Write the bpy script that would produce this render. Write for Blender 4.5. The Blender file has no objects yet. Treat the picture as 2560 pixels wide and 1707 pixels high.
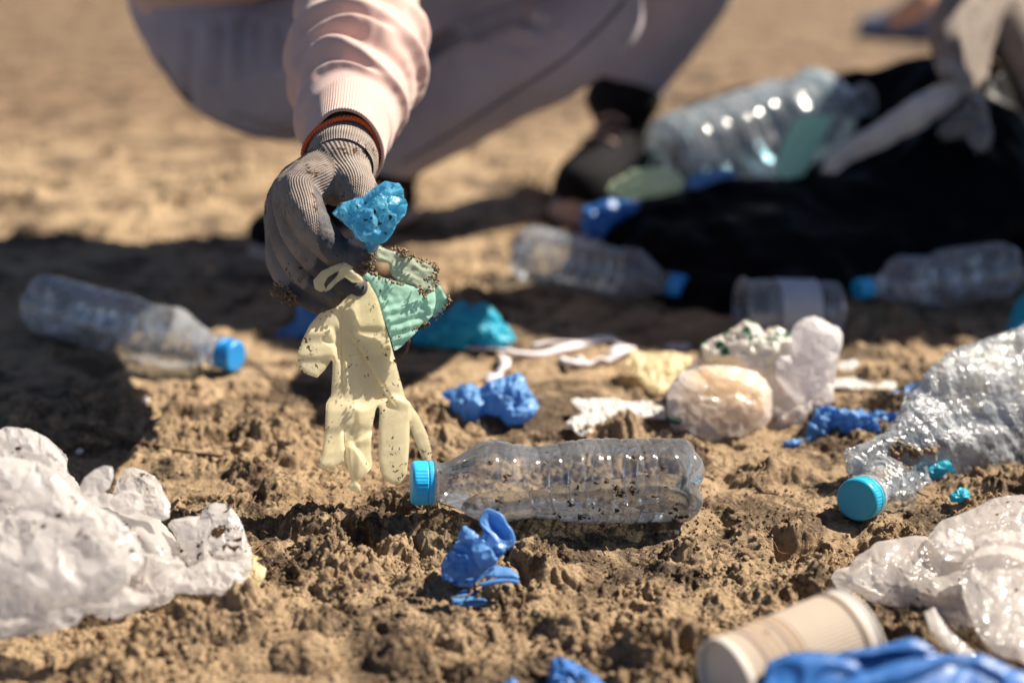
import bpy, math, random
import numpy as np
from mathutils import Vector, Matrix
from mathutils.geometry import delaunay_2d_cdt

SC = bpy.context.scene
COL = SC.collection
rad = math.radians

# ------------------------------------------------------------------ camera
F = 2844.0                      # focal length in photo pixels (40 mm on 36 mm)
CX, CY = 1280.0, 853.5
CAM_H = 0.415
TH = rad(20.33)
cam_d = bpy.data.cameras.new('camera')
cam = bpy.data.objects.new('camera', cam_d)
COL.objects.link(cam)
cam.location = (0, 0, CAM_H)
cam.rotation_euler = (math.pi / 2 - TH, 0, 0)
cam_d.lens = 40.0
cam_d.sensor_width = 36.0
cam_d.clip_start = 0.02
cam_d.clip_end = 2000
cam_d.dof.use_dof = True
cam_d.dof.focus_distance = 0.812
cam_d.dof.aperture_fstop = 40.0 / 19.0
SC.camera = cam

# ------------------------------------------------------------------ sky, sun, exposure
SUN_AZ = rad(68)                # from +Y towards +X
SUN_EL = rad(46)
world = bpy.data.worlds.new('World')
SC.world = world
world.use_nodes = True
wn = world.node_tree
bg = wn.nodes['Background']
sky = wn.nodes.new('ShaderNodeTexSky')
sky.sky_type = 'NISHITA'
sky.sun_disc = False
sky.sun_elevation = SUN_EL
sky.sun_rotation = SUN_AZ
sky.air_density = 0.6
sky.dust_density = 0.2
sky.ozone_density = 1.0
wn.links.new(sky.outputs[0], bg.inputs[0])
bg.inputs[1].default_value = 0.05
sun_d = bpy.data.lights.new('sun', 'SUN')
sun_d.energy = 5.0
sun_d.angle = rad(0.53)
sun_d.color = (1.0, 0.90, 0.76)
sun = bpy.data.objects.new('sun', sun_d)
COL.objects.link(sun)
sdir = Vector((math.cos(SUN_EL) * math.sin(SUN_AZ), math.cos(SUN_EL) * math.cos(SUN_AZ), math.sin(SUN_EL)))
sun.rotation_euler = sdir.to_track_quat('Z', 'Y').to_euler()
sun.location = sdir * 5
vs = SC.view_settings
vs.view_transform = 'Standard'
vs.look = 'None'
vs.exposure = 1.12
vs.gamma = 1.0
vs.use_curve_mapping = False
SC.cycles.use_denoising = True
SC.cycles.max_bounces = 10
SC.cycles.transparent_max_bounces = 24
SC.cycles.caustics_refractive = False
SC.cycles.caustics_reflective = False
SC.cycles.sample_clamp_indirect = 6.0

# ------------------------------------------------------------------ pixel <-> place
ST, CT = math.sin(TH), math.cos(TH)
FWD = np.array([0, CT, -ST]); UPV = np.array([0, ST, CT]); RGT = np.array([1.0, 0, 0])
CAM = np.array([0, 0, CAM_H])


def P(px, py, d):
    """point seen at pixel (px, py) of the 2560-wide photo, d metres along the optical axis"""
    px = np.asarray(px, float); py = np.asarray(py, float); d = np.asarray(d, float)
    a = (px - CX) / F; b = -(py - CY) / F
    v = FWD + a[..., None] * RGT + b[..., None] * UPV
    return CAM + v * d[..., None]


def gd(py, z=0.0):
    """optical depth at which the level z shows at image row py"""
    return (CAM_H - z) / (ST + (np.asarray(py, float) - CY) / F * CT)


def G(px, py, z=0.0):
    return P(px, py, gd(py, z))


# ------------------------------------------------------------------ noise
def _hash(ix, iy, iz, seed):
    h = (ix.astype(np.int64) * 374761393 + iy.astype(np.int64) * 668265263 + iz.astype(np.int64) * 2147483647 + seed * 1274126177) & 0xFFFFFFFF
    h = ((h ^ (h >> 13)) * 1274126177) & 0xFFFFFFFF
    h = ((h ^ (h >> 16)) * 2246822519) & 0xFFFFFFFF
    return (h ^ (h >> 15)) & 0xFFFFFFFF


_gr = np.random.RandomState(5).normal(size=(256, 3))
_gr /= np.linalg.norm(_gr, axis=1)[:, None]


def noise3(p, seed=0):
    p = np.asarray(p, float)
    i = np.floor(p).astype(np.int64)
    f = p - i
    u = f * f * f * (f * (f * 6 - 15) + 10)
    r = 0
    for dx in (0, 1):
        wx = u[:, 0] if dx else 1 - u[:, 0]
        for dy in (0, 1):
            wy = u[:, 1] if dy else 1 - u[:, 1]
            for dz in (0, 1):
                wz = u[:, 2] if dz else 1 - u[:, 2]
                g = _gr[_hash(i[:, 0] + dx, i[:, 1] + dy, i[:, 2] + dz, seed) & 255]
                r = r + wx * wy * wz * (g[:, 0] * (f[:, 0] - dx) + g[:, 1] * (f[:, 1] - dy) + g[:, 2] * (f[:, 2] - dz))
    return r * 1.5


def noise2(p, seed=0):
    i = np.floor(p).astype(np.int64)
    f = p - i
    u = f * f * f * (f * (f * 6 - 15) + 10)
    z = np.zeros(len(p), np.int64)
    r = 0
    for dx in (0, 1):
        wx = u[:, 0] if dx else 1 - u[:, 0]
        for dy in (0, 1):
            wy = u[:, 1] if dy else 1 - u[:, 1]
            a = _hash(i[:, 0] + dx, i[:, 1] + dy, z, seed) * (2 * math.pi / 4294967296.0)
            r = r + wx * wy * (np.cos(a) * (f[:, 0] - dx) + np.sin(a) * (f[:, 1] - dy))
    return r * 1.5


def fbm2(p, octv, seed=0, gain=0.5, ridged=False):
    r = 0; a = 1.0; tot = 0
    for k in range(octv):
        n = noise2(p * (2.03 ** k) + k * 17.3, seed + k)
        if ridged:
            n = 1 - 2 * np.abs(n)
        r = r + a * n; tot += a; a *= gain
    return r / tot


def fbm3(p, octv, seed=0, gain=0.5):
    r = 0; a = 1.0; tot = 0
    for k in range(octv):
        r = r + a * noise3(p * (2.03 ** k) + k * 17.3, seed + k); tot += a; a *= gain
    return r / tot


def worley2(p, seed=0):
    """F1, F2 and an id in 0..1 of the nearest cell"""
    i = np.floor(p).astype(np.int64)
    f1 = np.full(len(p), 9.0); f2 = np.full(len(p), 9.0); idn = np.zeros(len(p))
    z = np.zeros(len(p), np.int64)
    for dx in (-1, 0, 1):
        for dy in (-1, 0, 1):
            cx = i[:, 0] + dx; cy = i[:, 1] + dy
            h = _hash(cx, cy, z, seed)
            qx = cx + (h & 65535) / 65536.0; qy = cy + (h >> 16) / 65536.0
            d = np.hypot(p[:, 0] - qx, p[:, 1] - qy)
            m = d < f1
            f2 = np.where(m, f1, np.minimum(f2, d))
            idn = np.where(m, (h & 1023) / 1023.0, idn)
            f1 = np.where(m, d, f1)
    return f1, f2, idn


def sstep(a, b, x):
    t = np.clip((x - a) / (b - a), 0, 1)
    return t * t * (3 - 2 * t)


# ------------------------------------------------------------------ object helpers
def tag(o, label=None, cat=None, group=None, kind=None):
    if label: o['label'] = label
    if cat: o['category'] = cat
    if group: o['group'] = group
    if kind: o['kind'] = kind
    return o


def empty(name, loc, label=None, cat=None, group=None):
    o = bpy.data.objects.new(name, None)
    o.empty_display_size = 0.03
    COL.objects.link(o)
    o.location = loc
    return tag(o, label, cat, group)


def wloc(o):
    v = Vector(o.location)
    while o.parent:
        o = o.parent; v = v + Vector(o.location)
    return v


def mesh(name, V, FA, mat=None, parent=None, smooth=True, attrs=None, origin=None, mats=None, fmat=None):
    """one mesh object from world-space vertices"""
    V = np.asarray(V, float)
    if origin is None:
        origin = wloc(parent) if parent is not None else Vector((V[:, 0].mean(), V[:, 1].mean(), V[:, 2].min()))
    base = wloc(parent) if parent is not None else Vector((0, 0, 0))
    me = bpy.data.meshes.new(name)
    L = V - np.array(origin)
    if isinstance(FA, np.ndarray) and FA.ndim == 2:
        n, k = FA.shape
        me.vertices.add(len(V)); me.vertices.foreach_set('co', L.astype(np.float32).ravel())
        me.loops.add(n * k); me.loops.foreach_set('vertex_index', FA.astype(np.int32).ravel())
        me.polygons.add(n); me.polygons.foreach_set('loop_start', np.arange(0, n * k, k, dtype=np.int32))
        me.update(calc_edges=True)
    else:
        me.from_pydata([tuple(x) for x in L], [], [list(map(int, f)) for f in FA])
    if smooth:
        me.polygons.foreach_set('use_smooth', np.ones(len(me.polygons), bool))
    if attrs:
        for k, a in attrs.items():
            a = np.asarray(a, np.float32)
            if a.ndim == 1:
                at = me.attributes.new(k, 'FLOAT', 'POINT'); at.data.foreach_set('value', a)
            else:
                at = me.attributes.new(k, 'FLOAT_VECTOR', 'POINT'); at.data.foreach_set('vector', a.ravel())
    if mats:
        for m in mats: me.materials.append(m)
        if fmat is not None: me.polygons.foreach_set('material_index', np.asarray(fmat, np.int32))
    elif mat:
        me.materials.append(mat)
    me.update()
    o = bpy.data.objects.new(name, me)
    COL.objects.link(o)
    o.location = Vector(origin) - base
    if parent is not None: o.parent = parent
    return o


def joinm(parts):
    """list of (V, F) -> one (V, F) (faces as lists)"""
    V = []; FA = []; n = 0
    for v, f in parts:
        v = np.asarray(v, float)
        V.append(v); FA += [[i + n for i in q] for q in (f.tolist() if isinstance(f, np.ndarray) else f)]
        n += len(v)
    return np.vstack(V), FA


def frame_to(axis, hint=(0, 0, 1)):
    a = np.asarray(axis, float); a = a / np.linalg.norm(a)
    h = np.asarray(hint, float)
    if abs(a @ h) > 0.95: h = np.array([1.0, 0, 0])
    s = np.cross(h, a); s /= np.linalg.norm(s)
    return a, s, np.cross(a, s)


def catmull(pts, n):
    """smooth curve through points (rows may carry extra columns such as radius)"""
    pts = np.asarray(pts, float)
    k = len(pts)
    if k == 2:
        t = np.linspace(0, 1, n)[:, None]
        return pts[0] * (1 - t) + pts[1] * t
    e = np.vstack([2 * pts[0] - pts[1], pts, 2 * pts[-1] - pts[-2]])
    out = []
    for t in np.linspace(0, k - 1 - 1e-6, n):
        i = int(t); f = t - i
        p0, p1, p2, p3 = e[i], e[i + 1], e[i + 2], e[i + 3]
        out.append(0.5 * ((2 * p1) + (-p0 + p2) * f + (2 * p0 - 5 * p1 + 4 * p2 - p3) * f * f + (-p0 + 3 * p1 - 3 * p2 + p3) * f ** 3))
    return np.array(out)


def tube(pts, n=24, seg=20, cap=True, round_ends=True):
    """pts rows (x,y,z,r): swept tube with rounded ends; also returns per-vertex (t, angle)"""
    c = catmull(pts, n)
    X = c[:, :3]; R = np.maximum(c[:, 3], 1e-4)
    if round_ends and cap:
        t0 = X[0] - X[1]; t0 /= np.linalg.norm(t0); t1 = X[-1] - X[-2]; t1 /= np.linalg.norm(t1)
        hs = [0.35, 0.7, 0.92, 0.995]
        pre = [(X[0] + t0 * R[0] * h, R[0] * math.sqrt(1 - h * h)) for h in hs[::-1]]
        post = [(X[-1] + t1 * R[-1] * h, R[-1] * math.sqrt(1 - h * h)) for h in hs]
        X = np.vstack([[p[0] for p in pre], X, [p[0] for p in post]])
        R = np.concatenate([[p[1] for p in pre], R, [p[1] for p in post]])
    m = len(X)
    T = np.gradient(X, axis=0); T /= np.linalg.norm(T, axis=1)[:, None]
    _, s, u = frame_to(T[0])
    V = []
    ang = np.arange(seg) * 2 * math.pi / seg
    for i in range(m):
        s = s - T[i] * (s @ T[i]); s /= np.linalg.norm(s)
        u = np.cross(T[i], s)
        V.append(X[i] + R[i] * (np.cos(ang)[:, None] * s + np.sin(ang)[:, None] * u))
    V = np.vstack(V)
    FA = []
    for i in range(m - 1):
        for j in range(seg):
            FA.append([i * seg + j, i * seg + (j + 1) % seg, (i + 1) * seg + (j + 1) % seg, (i + 1) * seg + j])
    if cap:
        FA.append(list(range(seg))[::-1]); FA.append([(m - 1) * seg + j for j in range(seg)])
    return V, FA


def pxtube(nodes, **kw):
    """nodes rows (px, py, depth, radius in px)"""
    nd = np.asarray(nodes, float)
    w = P(nd[:, 0], nd[:, 1], nd[:, 2])
    return tube(np.hstack([w, (nd[:, 3] * nd[:, 2] / F)[:, None]]), **kw)


def remesh(V, FA, voxel, smooth_it=4):
    """voxel remesh to one continuous skin"""
    me = bpy.data.meshes.new('tmp')
    me.from_pydata([tuple(v) for v in V], [], [list(f) for f in FA])
    o = bpy.data.objects.new('tmp', me); COL.objects.link(o)
    m = o.modifiers.new('r', 'REMESH'); m.mode = 'VOXEL'; m.voxel_size = voxel; m.adaptivity = 0
    dg = bpy.context.evaluated_depsgraph_get()
    ev = o.evaluated_get(dg); em = ev.to_mesh()
    n = len(em.vertices)
    co = np.empty(n * 3, np.float32); em.vertices.foreach_get('co', co)
    co = co.reshape(-1, 3).astype(float)
    k = len(em.polygons)
    li = np.empty(len(em.loops), np.int32); em.loops.foreach_get('vertex_index', li)
    ls = np.empty(k, np.int32); em.polygons.foreach_get('loop_start', ls)
    FQ = [li[a:b].tolist() for a, b in zip(ls, list(ls[1:]) + [len(li)])]
    ev.to_mesh_clear()
    bpy.data.objects.remove(o); bpy.data.meshes.remove(me)
    if all(len(f) == 4 for f in FQ): FQ = np.array(FQ)
    co = lap(co, FQ, smooth_it)
    return co, FQ


def edges_of(FA):
    if isinstance(FA, np.ndarray):
        k = FA.shape[1]
        E = np.vstack([FA[:, [i, (i + 1) % k]] for i in range(k)])
    else:
        E = np.array([[f[i], f[(i + 1) % len(f)]] for f in FA for i in range(len(f))])
    return np.unique(np.sort(E, axis=1), axis=0)


def accum(n, idx, vec):
    return np.stack([np.bincount(idx, vec[:, k], n) for k in range(3)], 1)


def lap(V, FA, it, lam=0.5):
    if it <= 0: return V
    E = edges_of(FA); n = len(V)
    val = np.bincount(E.ravel(), minlength=n).clip(1)[:, None]
    V = V.copy()
    for _ in range(it):
        s = accum(n, E[:, 0], V[E[:, 1]]) + accum(n, E[:, 1], V[E[:, 0]])
        V += lam * (s / val - V)
    return V


def normals(V, FA):
    if isinstance(FA, np.ndarray) and FA.shape[1] >= 3:
        a = V[FA[:, 0]]; b = V[FA[:, 1]]; c = V[FA[:, 2]]
        fn = np.cross(b - a, c - a)
        N = sum(accum(len(V), FA[:, i], fn) for i in range(FA.shape[1]))
    else:
        N = np.zeros_like(V)
        for f in FA:
            fn = np.cross(V[f[1]] - V[f[0]], V[f[2]] - V[f[0]])
            for i in f: N[i] += fn
    return N / np.maximum(np.linalg.norm(N, axis=1), 1e-12)[:, None]


def tris_of(FA):
    if isinstance(FA, np.ndarray):
        if FA.shape[1] == 3: return FA
        return np.vstack([FA[:, [0, 1, 2]], FA[:, [0, 2, 3]]])
    T = []
    for f in FA:
        for i in range(1, len(f) - 1): T.append([f[0], f[i], f[i + 1]])
    return np.array(T)


def buckle(V, FA, grow=1.2, iters=120, found=0.02, bend=0.3, seed=0, floor=None):
    """a film with more area than its envelope: edges want to be longer, a soft bed holds
    the film near its shape, so it buckles into wrinkles"""
    T = tris_of(FA)
    E = edges_of(T); n = len(V)
    l0 = np.linalg.norm(V[E[:, 1]] - V[E[:, 0]], axis=1)
    tri_e = np.vstack([T[:, [0, 1]], T[:, [1, 2]], T[:, [2, 0]]])
    opp = np.concatenate([T[:, 2], T[:, 0], T[:, 1]])
    key = np.sort(tri_e, axis=1); key = key[:, 0].astype(np.int64) * n + key[:, 1]
    o = np.argsort(key, kind='stable'); ks = key[o]
    same = np.where(ks[1:] == ks[:-1])[0]
    B = np.stack([opp[o[same]], opp[o[same + 1]]], 1)
    b0 = np.linalg.norm(V[B[:, 1]] - V[B[:, 0]], axis=1)
    valE = np.bincount(E.ravel(), minlength=n).clip(1)[:, None]
    valB = np.bincount(B.ravel(), minlength=n).clip(1)[:, None]
    rng = np.random.RandomState(seed)
    h = l0.mean()
    X = V + normals(V, T) * (fbm3(V / (h * 6), 3, seed)[:, None] * h * 1.2) + rng.normal(size=V.shape) * h * 0.05
    for it in range(iters):
        g = 1 + (grow - 1) * min(1, (it + 1) / (0.6 * iters))
        d = X[E[:, 1]] - X[E[:, 0]]; l = np.linalg.norm(d, axis=1) + 1e-9
        c = (0.5 * (l - g * l0) / l)[:, None] * d
        X = X + 1.5 * (accum(n, E[:, 0], c) - accum(n, E[:, 1], c)) / valE
        d = X[B[:, 1]] - X[B[:, 0]]; l = np.linalg.norm(d, axis=1) + 1e-9
        c = (0.5 * np.minimum(l - g * b0, 0) / l)[:, None] * d
        X = X + bend * 1.5 * (accum(n, B[:, 0], c) - accum(n, B[:, 1], c)) / valB
        X = X + found * (V - X)
        if floor is not None: X[:, 2] = np.maximum(X[:, 2], floor)
    return X


def crumple(p, amp, size, seed=0, waves=7, warp=0.25, along=None, stretch=0.75):
    """facetted displacement: triangle waves in random directions give straight creases between flat facets"""
    rng = np.random.RandomState(seed)
    if along is not None:       # creases drawn out along a direction given as (right, up)
        al = RGT * along[0] + UPV * along[1]; al = al / np.linalg.norm(al)
        p = p - stretch * (p @ al)[:, None] * al
    q = p + warp * size * np.stack([noise3(p / size + 3.1 * k, seed + k) for k in range(3)], 1)
    r = 0; tot = 0
    for k in range(waves):
        n = rng.normal(size=3); n /= np.linalg.norm(n)
        f = (1.0 + 1.1 * k) / size * rng.uniform(0.7, 1.3) * 0.5
        a = 1.0 / (1 + 0.9 * k)
        t = (q @ n) * f + rng.uniform()
        r = r + a * (np.abs((t % 1.0) - 0.5) * 4 - 1); tot += a
    return amp * r / tot


def pillow(outline, depth, step=6.0, half=30.0, edge=40.0, ridge=None, flat_back=0.5, grow=None, bk=None, jit=0.12):
    """closed soft body with the given outline (photo pixels); depth: number or function(px,py) in metres along the
    optical axis; half: half thickness in px at the middle; edge: px from the rim over which it swells.
    Returns V, F(tris), px, py of each vertex and its side (+1 front)"""
    o = np.asarray(outline, float)
    # resample the rim
    q = []
    for i in range(len(o)):
        a, b = o[i], o[(i + 1) % len(o)]
        k = max(1, int(np.linalg.norm(b - a) / step))
        for j in range(k): q.append(a + (b - a) * j / k)
    q = np.array(q)
    # round the corners a little
    for _ in range(2 if jit < .2 else 0): q = 0.25 * np.roll(q, 1, 0) + 0.5 * q + 0.25 * np.roll(q, -1, 0)
    nb = len(q)
    lo, hi = q.min(0), q.max(0)
    gx = np.arange(lo[0], hi[0], step); gy = np.arange(lo[1], hi[1], step * 0.866)
    g = np.array([(x + (0.5 * step if j % 2 else 0), y) for j, y in enumerate(gy) for x in gx])
    g = g + np.random.RandomState(1).uniform(-jit, jit, g.shape) * step
    a = q; b = np.roll(q, -1, 0); ab = b - a; L2 = (ab ** 2).sum(1) + 1e-9

    def dist(p):
        out = np.empty(len(p))
        for s in range(0, len(p), 2000):
            pp = p[s:s + 2000, None, :]
            t = np.clip(((pp - a) * ab).sum(2) / L2, 0, 1)
            out[s:s + 2000] = np.sqrt((((a + t[..., None] * ab) - pp) ** 2).sum(2).min(1))
        return out

    def inside(p):
        x, y = p[:, 0][:, None], p[:, 1][:, None]
        c = (a[:, 1] > y) != (b[:, 1] > y)
        xi = (b[:, 0] - a[:, 0]) * (y - a[:, 1]) / (b[:, 1] - a[:, 1] + 1e-12) + a[:, 0]
        return ((c & (x < xi)).sum(1) % 2) == 1
    g = g[inside(g)]
    g = g[dist(g) > 0.45 * step]
    allp = np.vstack([q, g])
    r = delaunay_2d_cdt([Vector(p) for p in allp], [(i, (i + 1) % nb) for i in range(nb)], [], 1, 1e-4)
    vc = np.array([(v.x, v.y) for v in r[0]]); tr = np.array([list(f) for f in r[2] if len(f) == 3])
    ar = np.cross(vc[tr[:, 1]] - vc[tr[:, 0]], vc[tr[:, 2]] - vc[tr[:, 0]])
    tr[ar < 0] = tr[ar < 0][:, ::-1]
    ds = dist(vc)
    rim = ds < 1e-3 * step + 1e-3
    t = np.clip(ds / edge, 0, 1)
    bul = half * np.sqrt(np.clip(1 - (1 - t) ** 2, 0, 1))
    dp = depth(vc[:, 0], vc[:, 1]) if callable(depth) else np.full(len(vc), float(depth))
    m = dp.mean() / F
    off = ridge(vc[:, 0], vc[:, 1]) if ridge else 0
    n = len(vc)
    bidx = np.arange(n) + n
    keep = np.where(~rim)[0]
    bidx[rim] = np.where(rim)[0]
    remap = np.full(2 * n, -1); remap[:n] = np.arange(n)
    remap[bidx[keep]] = n + np.arange(len(keep))
    Vf = P(vc[:, 0], vc[:, 1], dp - m * (bul + off))
    Vb = P(vc[keep, 0], vc[keep, 1], dp[keep] + m * (flat_back * bul[keep] - (off[keep] if ridge else 0)))
    V = np.vstack([Vf, Vb])
    Tb = remap[bidx[tr]][:, ::-1]
    T = np.vstack([tr[:, ::-1], Tb[:, ::1]])
    # front faces should look at the camera
    side = np.concatenate([np.where(rim, 0, 1), -np.ones(len(keep))])
    PX = np.concatenate([vc, vc[keep]])
    fn = normals(V, T)
    k = np.where(side == 1)[0]
    if len(k) and ((CAM - V[k]) * fn[k]).sum() < 0: T = T[:, ::-1]
    return V, T, PX, side


def subdivide(V, T, soft_=0.45):
    E = edges_of(T); n = len(V)
    key = E[:, 0].astype(np.int64) * n + E[:, 1]
    mid = 0.5 * (V[E[:, 0]] + V[E[:, 1]])

    def m(a, b):
        k = np.minimum(a, b).astype(np.int64) * n + np.maximum(a, b)
        return n + np.searchsorted(key, k)
    a, b, c = T[:, 0], T[:, 1], T[:, 2]
    ab, bc, ca = m(a, b), m(b, c), m(c, a)
    T2 = np.vstack([np.stack([a, ab, ca], 1), np.stack([b, bc, ab], 1), np.stack([c, ca, bc], 1), np.stack([ab, bc, ca], 1)])
    V2 = np.vstack([V, mid])
    if soft_ > 0: V2 = lap(V2, T2, 1, soft_)
    return V2, T2


def facets(V, T, amp, levels=3, decay=0.5, seed=0, share=0.6, smooth=0.3):
    """crumpled sheet: big flat facets of random tilt, broken again and again along straight creases"""
    rng = np.random.RandomState(seed)
    V = V + normals(V, T) * (amp * rng.uniform(-1, 0.7, len(V)))[:, None]
    for l in range(levels):
        n0 = len(V)
        V, T = subdivide(V, T, 0)
        amp = amp * decay
        m = rng.uniform(0, 1, len(V) - n0) < share
        nv = normals(V, T)
        V[n0:] += nv[n0:] * (amp * rng.uniform(-1, 1, len(V) - n0) * m)[:, None]
    return lap(V, T, 1, smooth), T


def folded_sheet(outline, folds, seed, size, step=3.0, k=(1.2, 1.9), fine=(0.0,)):
    """a thin flat shape crumpled by a number of random folds: every fold turns what lies beyond a random plane back,
    sharply; the result is scaled into the box size=(w, d, h) metres, centred on x, y with its lowest point at 0"""
    rng = np.random.RandomState(seed)
    V, T, PX, side = pillow(outline, 1.0, step, half=0.35 * step, edge=2 * step, flat_back=1.0)
    V = np.stack([PX[:, 0], side * 0.35 * step, -PX[:, 1]], 1)
    V -= V.mean(0)
    R = np.abs(V).max()
    V = V + rng.normal(size=3) * 0
    V[:, 1] += 0.10 * R * noise3(V / (0.8 * R) + seed, seed)
    for i in range(folds):
        n = rng.normal(size=3); n /= np.linalg.norm(n)
        s = V @ n
        lo, hi = np.percentile(s, [25, 75])
        d = rng.uniform(lo, hi)
        kk = rng.uniform(*k)
        over = np.maximum(s - d, 0)
        V = V - kk * over[:, None] * n
        V = V - np.median(V, 0)
    V = V - 0.5 * (V.max(0) + V.min(0))
    # lay the widest direction along x
    u, sv, vt = np.linalg.svd(V - V.mean(0), full_matrices=False)
    V = (V - V.mean(0)) @ vt.T[:, [0, 1, 2]]
    V = V[:, [0, 2, 1]]
    e = V.max(0) - V.min(0)
    V = (V - 0.5 * (V.max(0) + V.min(0))) / e * np.array(size)
    for (a, sz) in fine:
        V = V + normals(V, T) * crumple(V, a, sz, seed + 3, 6, 0.15)[:, None]
    V[:, 2] -= V[:, 2].min()
    return V, T


GLOVE2D = [(0, 0), (90, 0), (100, 60), (112, 120), (150, 90), (190, 60), (205, 80), (170, 140), (125, 190), (118, 220), (120, 300), (108, 310), (98, 300), (94, 232), (88, 330), (76, 342), (64, 330), (64, 236), (56, 332), (44, 342), (34, 330), (36, 232), (26, 310), (14, 316), (4, 304), (10, 210), (2, 120)]


def zp(z, x0, y0, k):
    """outline read off an enlargement of the photo"""
    return [(x0 + x / k, y0 + y / k) for x, y in z]


# ------------------------------------------------------------------ materials
def nmat(name):
    m = bpy.data.materials.new(name); m.use_nodes = True
    nt = m.node_tree
    for n in list(nt.nodes): nt.nodes.remove(n)
    out = nt.nodes.new('ShaderNodeOutputMaterial')
    return m, nt, out


def N(nt, t, **kw):
    n = nt.nodes.new(t)
    for k, v in kw.items():
        if k == 'ins':
            for a, b in v.items():
                if isinstance(b, bpy.types.NodeSocket): nt.links.new(b, n.inputs[a])
                else: n.inputs[a].default_value = b
        else: setattr(n, k, v)
    return n


def c4(c): return (c[0], c[1], c[2], 1.0)


def coord(nt, kind='Object'): return N(nt, 'ShaderNodeTexCoord').outputs[kind]


def noise_tex(nt, co, scale, detail=4, rough=0.55, dist=0.0):
    return N(nt, 'ShaderNodeTexNoise', ins={'Vector': co, 'Scale': scale, 'Detail': detail, 'Roughness': rough, 'Distortion': dist}).outputs[0]


def ramp(nt, fac, a, b, ca=0.0, cb=1.0):
    r = N(nt, 'ShaderNodeMapRange', ins={0: fac, 1: a, 2: b, 3: ca, 4: cb})
    r.clamp = True; r.interpolation_type = 'SMOOTHSTEP'
    return r.outputs[0]


def math_(nt, op, a, b=None, c=None):
    i = {0: a}
    if b is not None: i[1] = b
    if c is not None: i[2] = c
    return N(nt, 'ShaderNodeMath', operation=op, ins=i).outputs[0]


def mixc(nt, f, a, b):
    n = N(nt, 'ShaderNodeMix', data_type='RGBA')
    for k, v in ((0, f), (6, a), (7, b)):
        if isinstance(v, bpy.types.NodeSocket): nt.links.new(v, n.inputs[k])
        else: n.inputs[k].default_value = v if k == 0 else c4(v)
    return n.outputs[2]


def mixs(nt, f, a, b):
    n = N(nt, 'ShaderNodeMixShader')
    if isinstance(f, bpy.types.NodeSocket): nt.links.new(f, n.inputs[0])
    else: n.inputs[0].default_value = f
    nt.links.new(a, n.inputs[1]); nt.links.new(b, n.inputs[2])
    return n.outputs[0]


def bump(nt, h, strength=0.3, dist=0.002, nrm=None):
    i = {'Strength': strength, 'Distance': dist, 'Height': h}
    if nrm is not None: i['Normal'] = nrm
    return N(nt, 'ShaderNodeBump', ins=i).outputs[0]


DIRT = (0.085, 0.048, 0.024)


def dirt_mask(nt, co, amount=0.5, fine=260.0, coarse=38.0, seed=0.0):
    """specks and smears of soil: 0..1"""
    cv = N(nt, 'ShaderNodeVectorMath', operation='ADD', ins={0: co, 1: (seed, seed * 0.7, -seed)}).outputs[0]
    a = noise_tex(nt, cv, coarse, 3, 0.6)
    b = noise_tex(nt, cv, fine, 3, 0.6, 0.6)
    s = math_(nt, 'ADD', b, math_(nt, 'MULTIPLY', math_(nt, 'SUBTRACT', a, 0.5), 0.75))
    th = 0.80 - 0.26 * amount
    return ramp(nt, s, th, th + 0.035)


def principled(nt, **ins):
    b = N(nt, 'ShaderNodeBsdfPrincipled')
    for k, v in ins.items():
        k = {'base': 'Base Color', 'rough': 'Roughness', 'normal': 'Normal', 'spec': 'Specular IOR Level', 'metal': 'Metallic',
             'trans': 'Transmission Weight', 'ior': 'IOR', 'sheen': 'Sheen Weight', 'alpha': 'Alpha', 'coat': 'Coat Weight',
             'sss': 'Subsurface Weight'}[k]
        if isinstance(v, bpy.types.NodeSocket): nt.links.new(v, b.inputs[k])
        else: b.inputs[k].default_value = c4(v) if k == 'Base Color' else v
    return b.outputs[0]


def mat_plain(name, col, rough=0.6, var=0.12, scale=60, bmp=0.15, spec=0.4, dirt=0.0, seed=0.0):
    m, nt, out = nmat(name)
    co = coord(nt)
    n = noise_tex(nt, co, scale, 4)
    col_s = mixc(nt, n, tuple(x * (1 - var) for x in col), tuple(x * (1 + var) for x in col))
    if dirt > 0:
        dm = dirt_mask(nt, co, dirt, seed=seed)
        col_s = mixc(nt, dm, col_s, DIRT)
    nt.links.new(principled(nt, base=col_s, rough=rough, spec=spec, normal=bump(nt, n, bmp, 0.001)), out.inputs[0])
    return m


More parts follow.
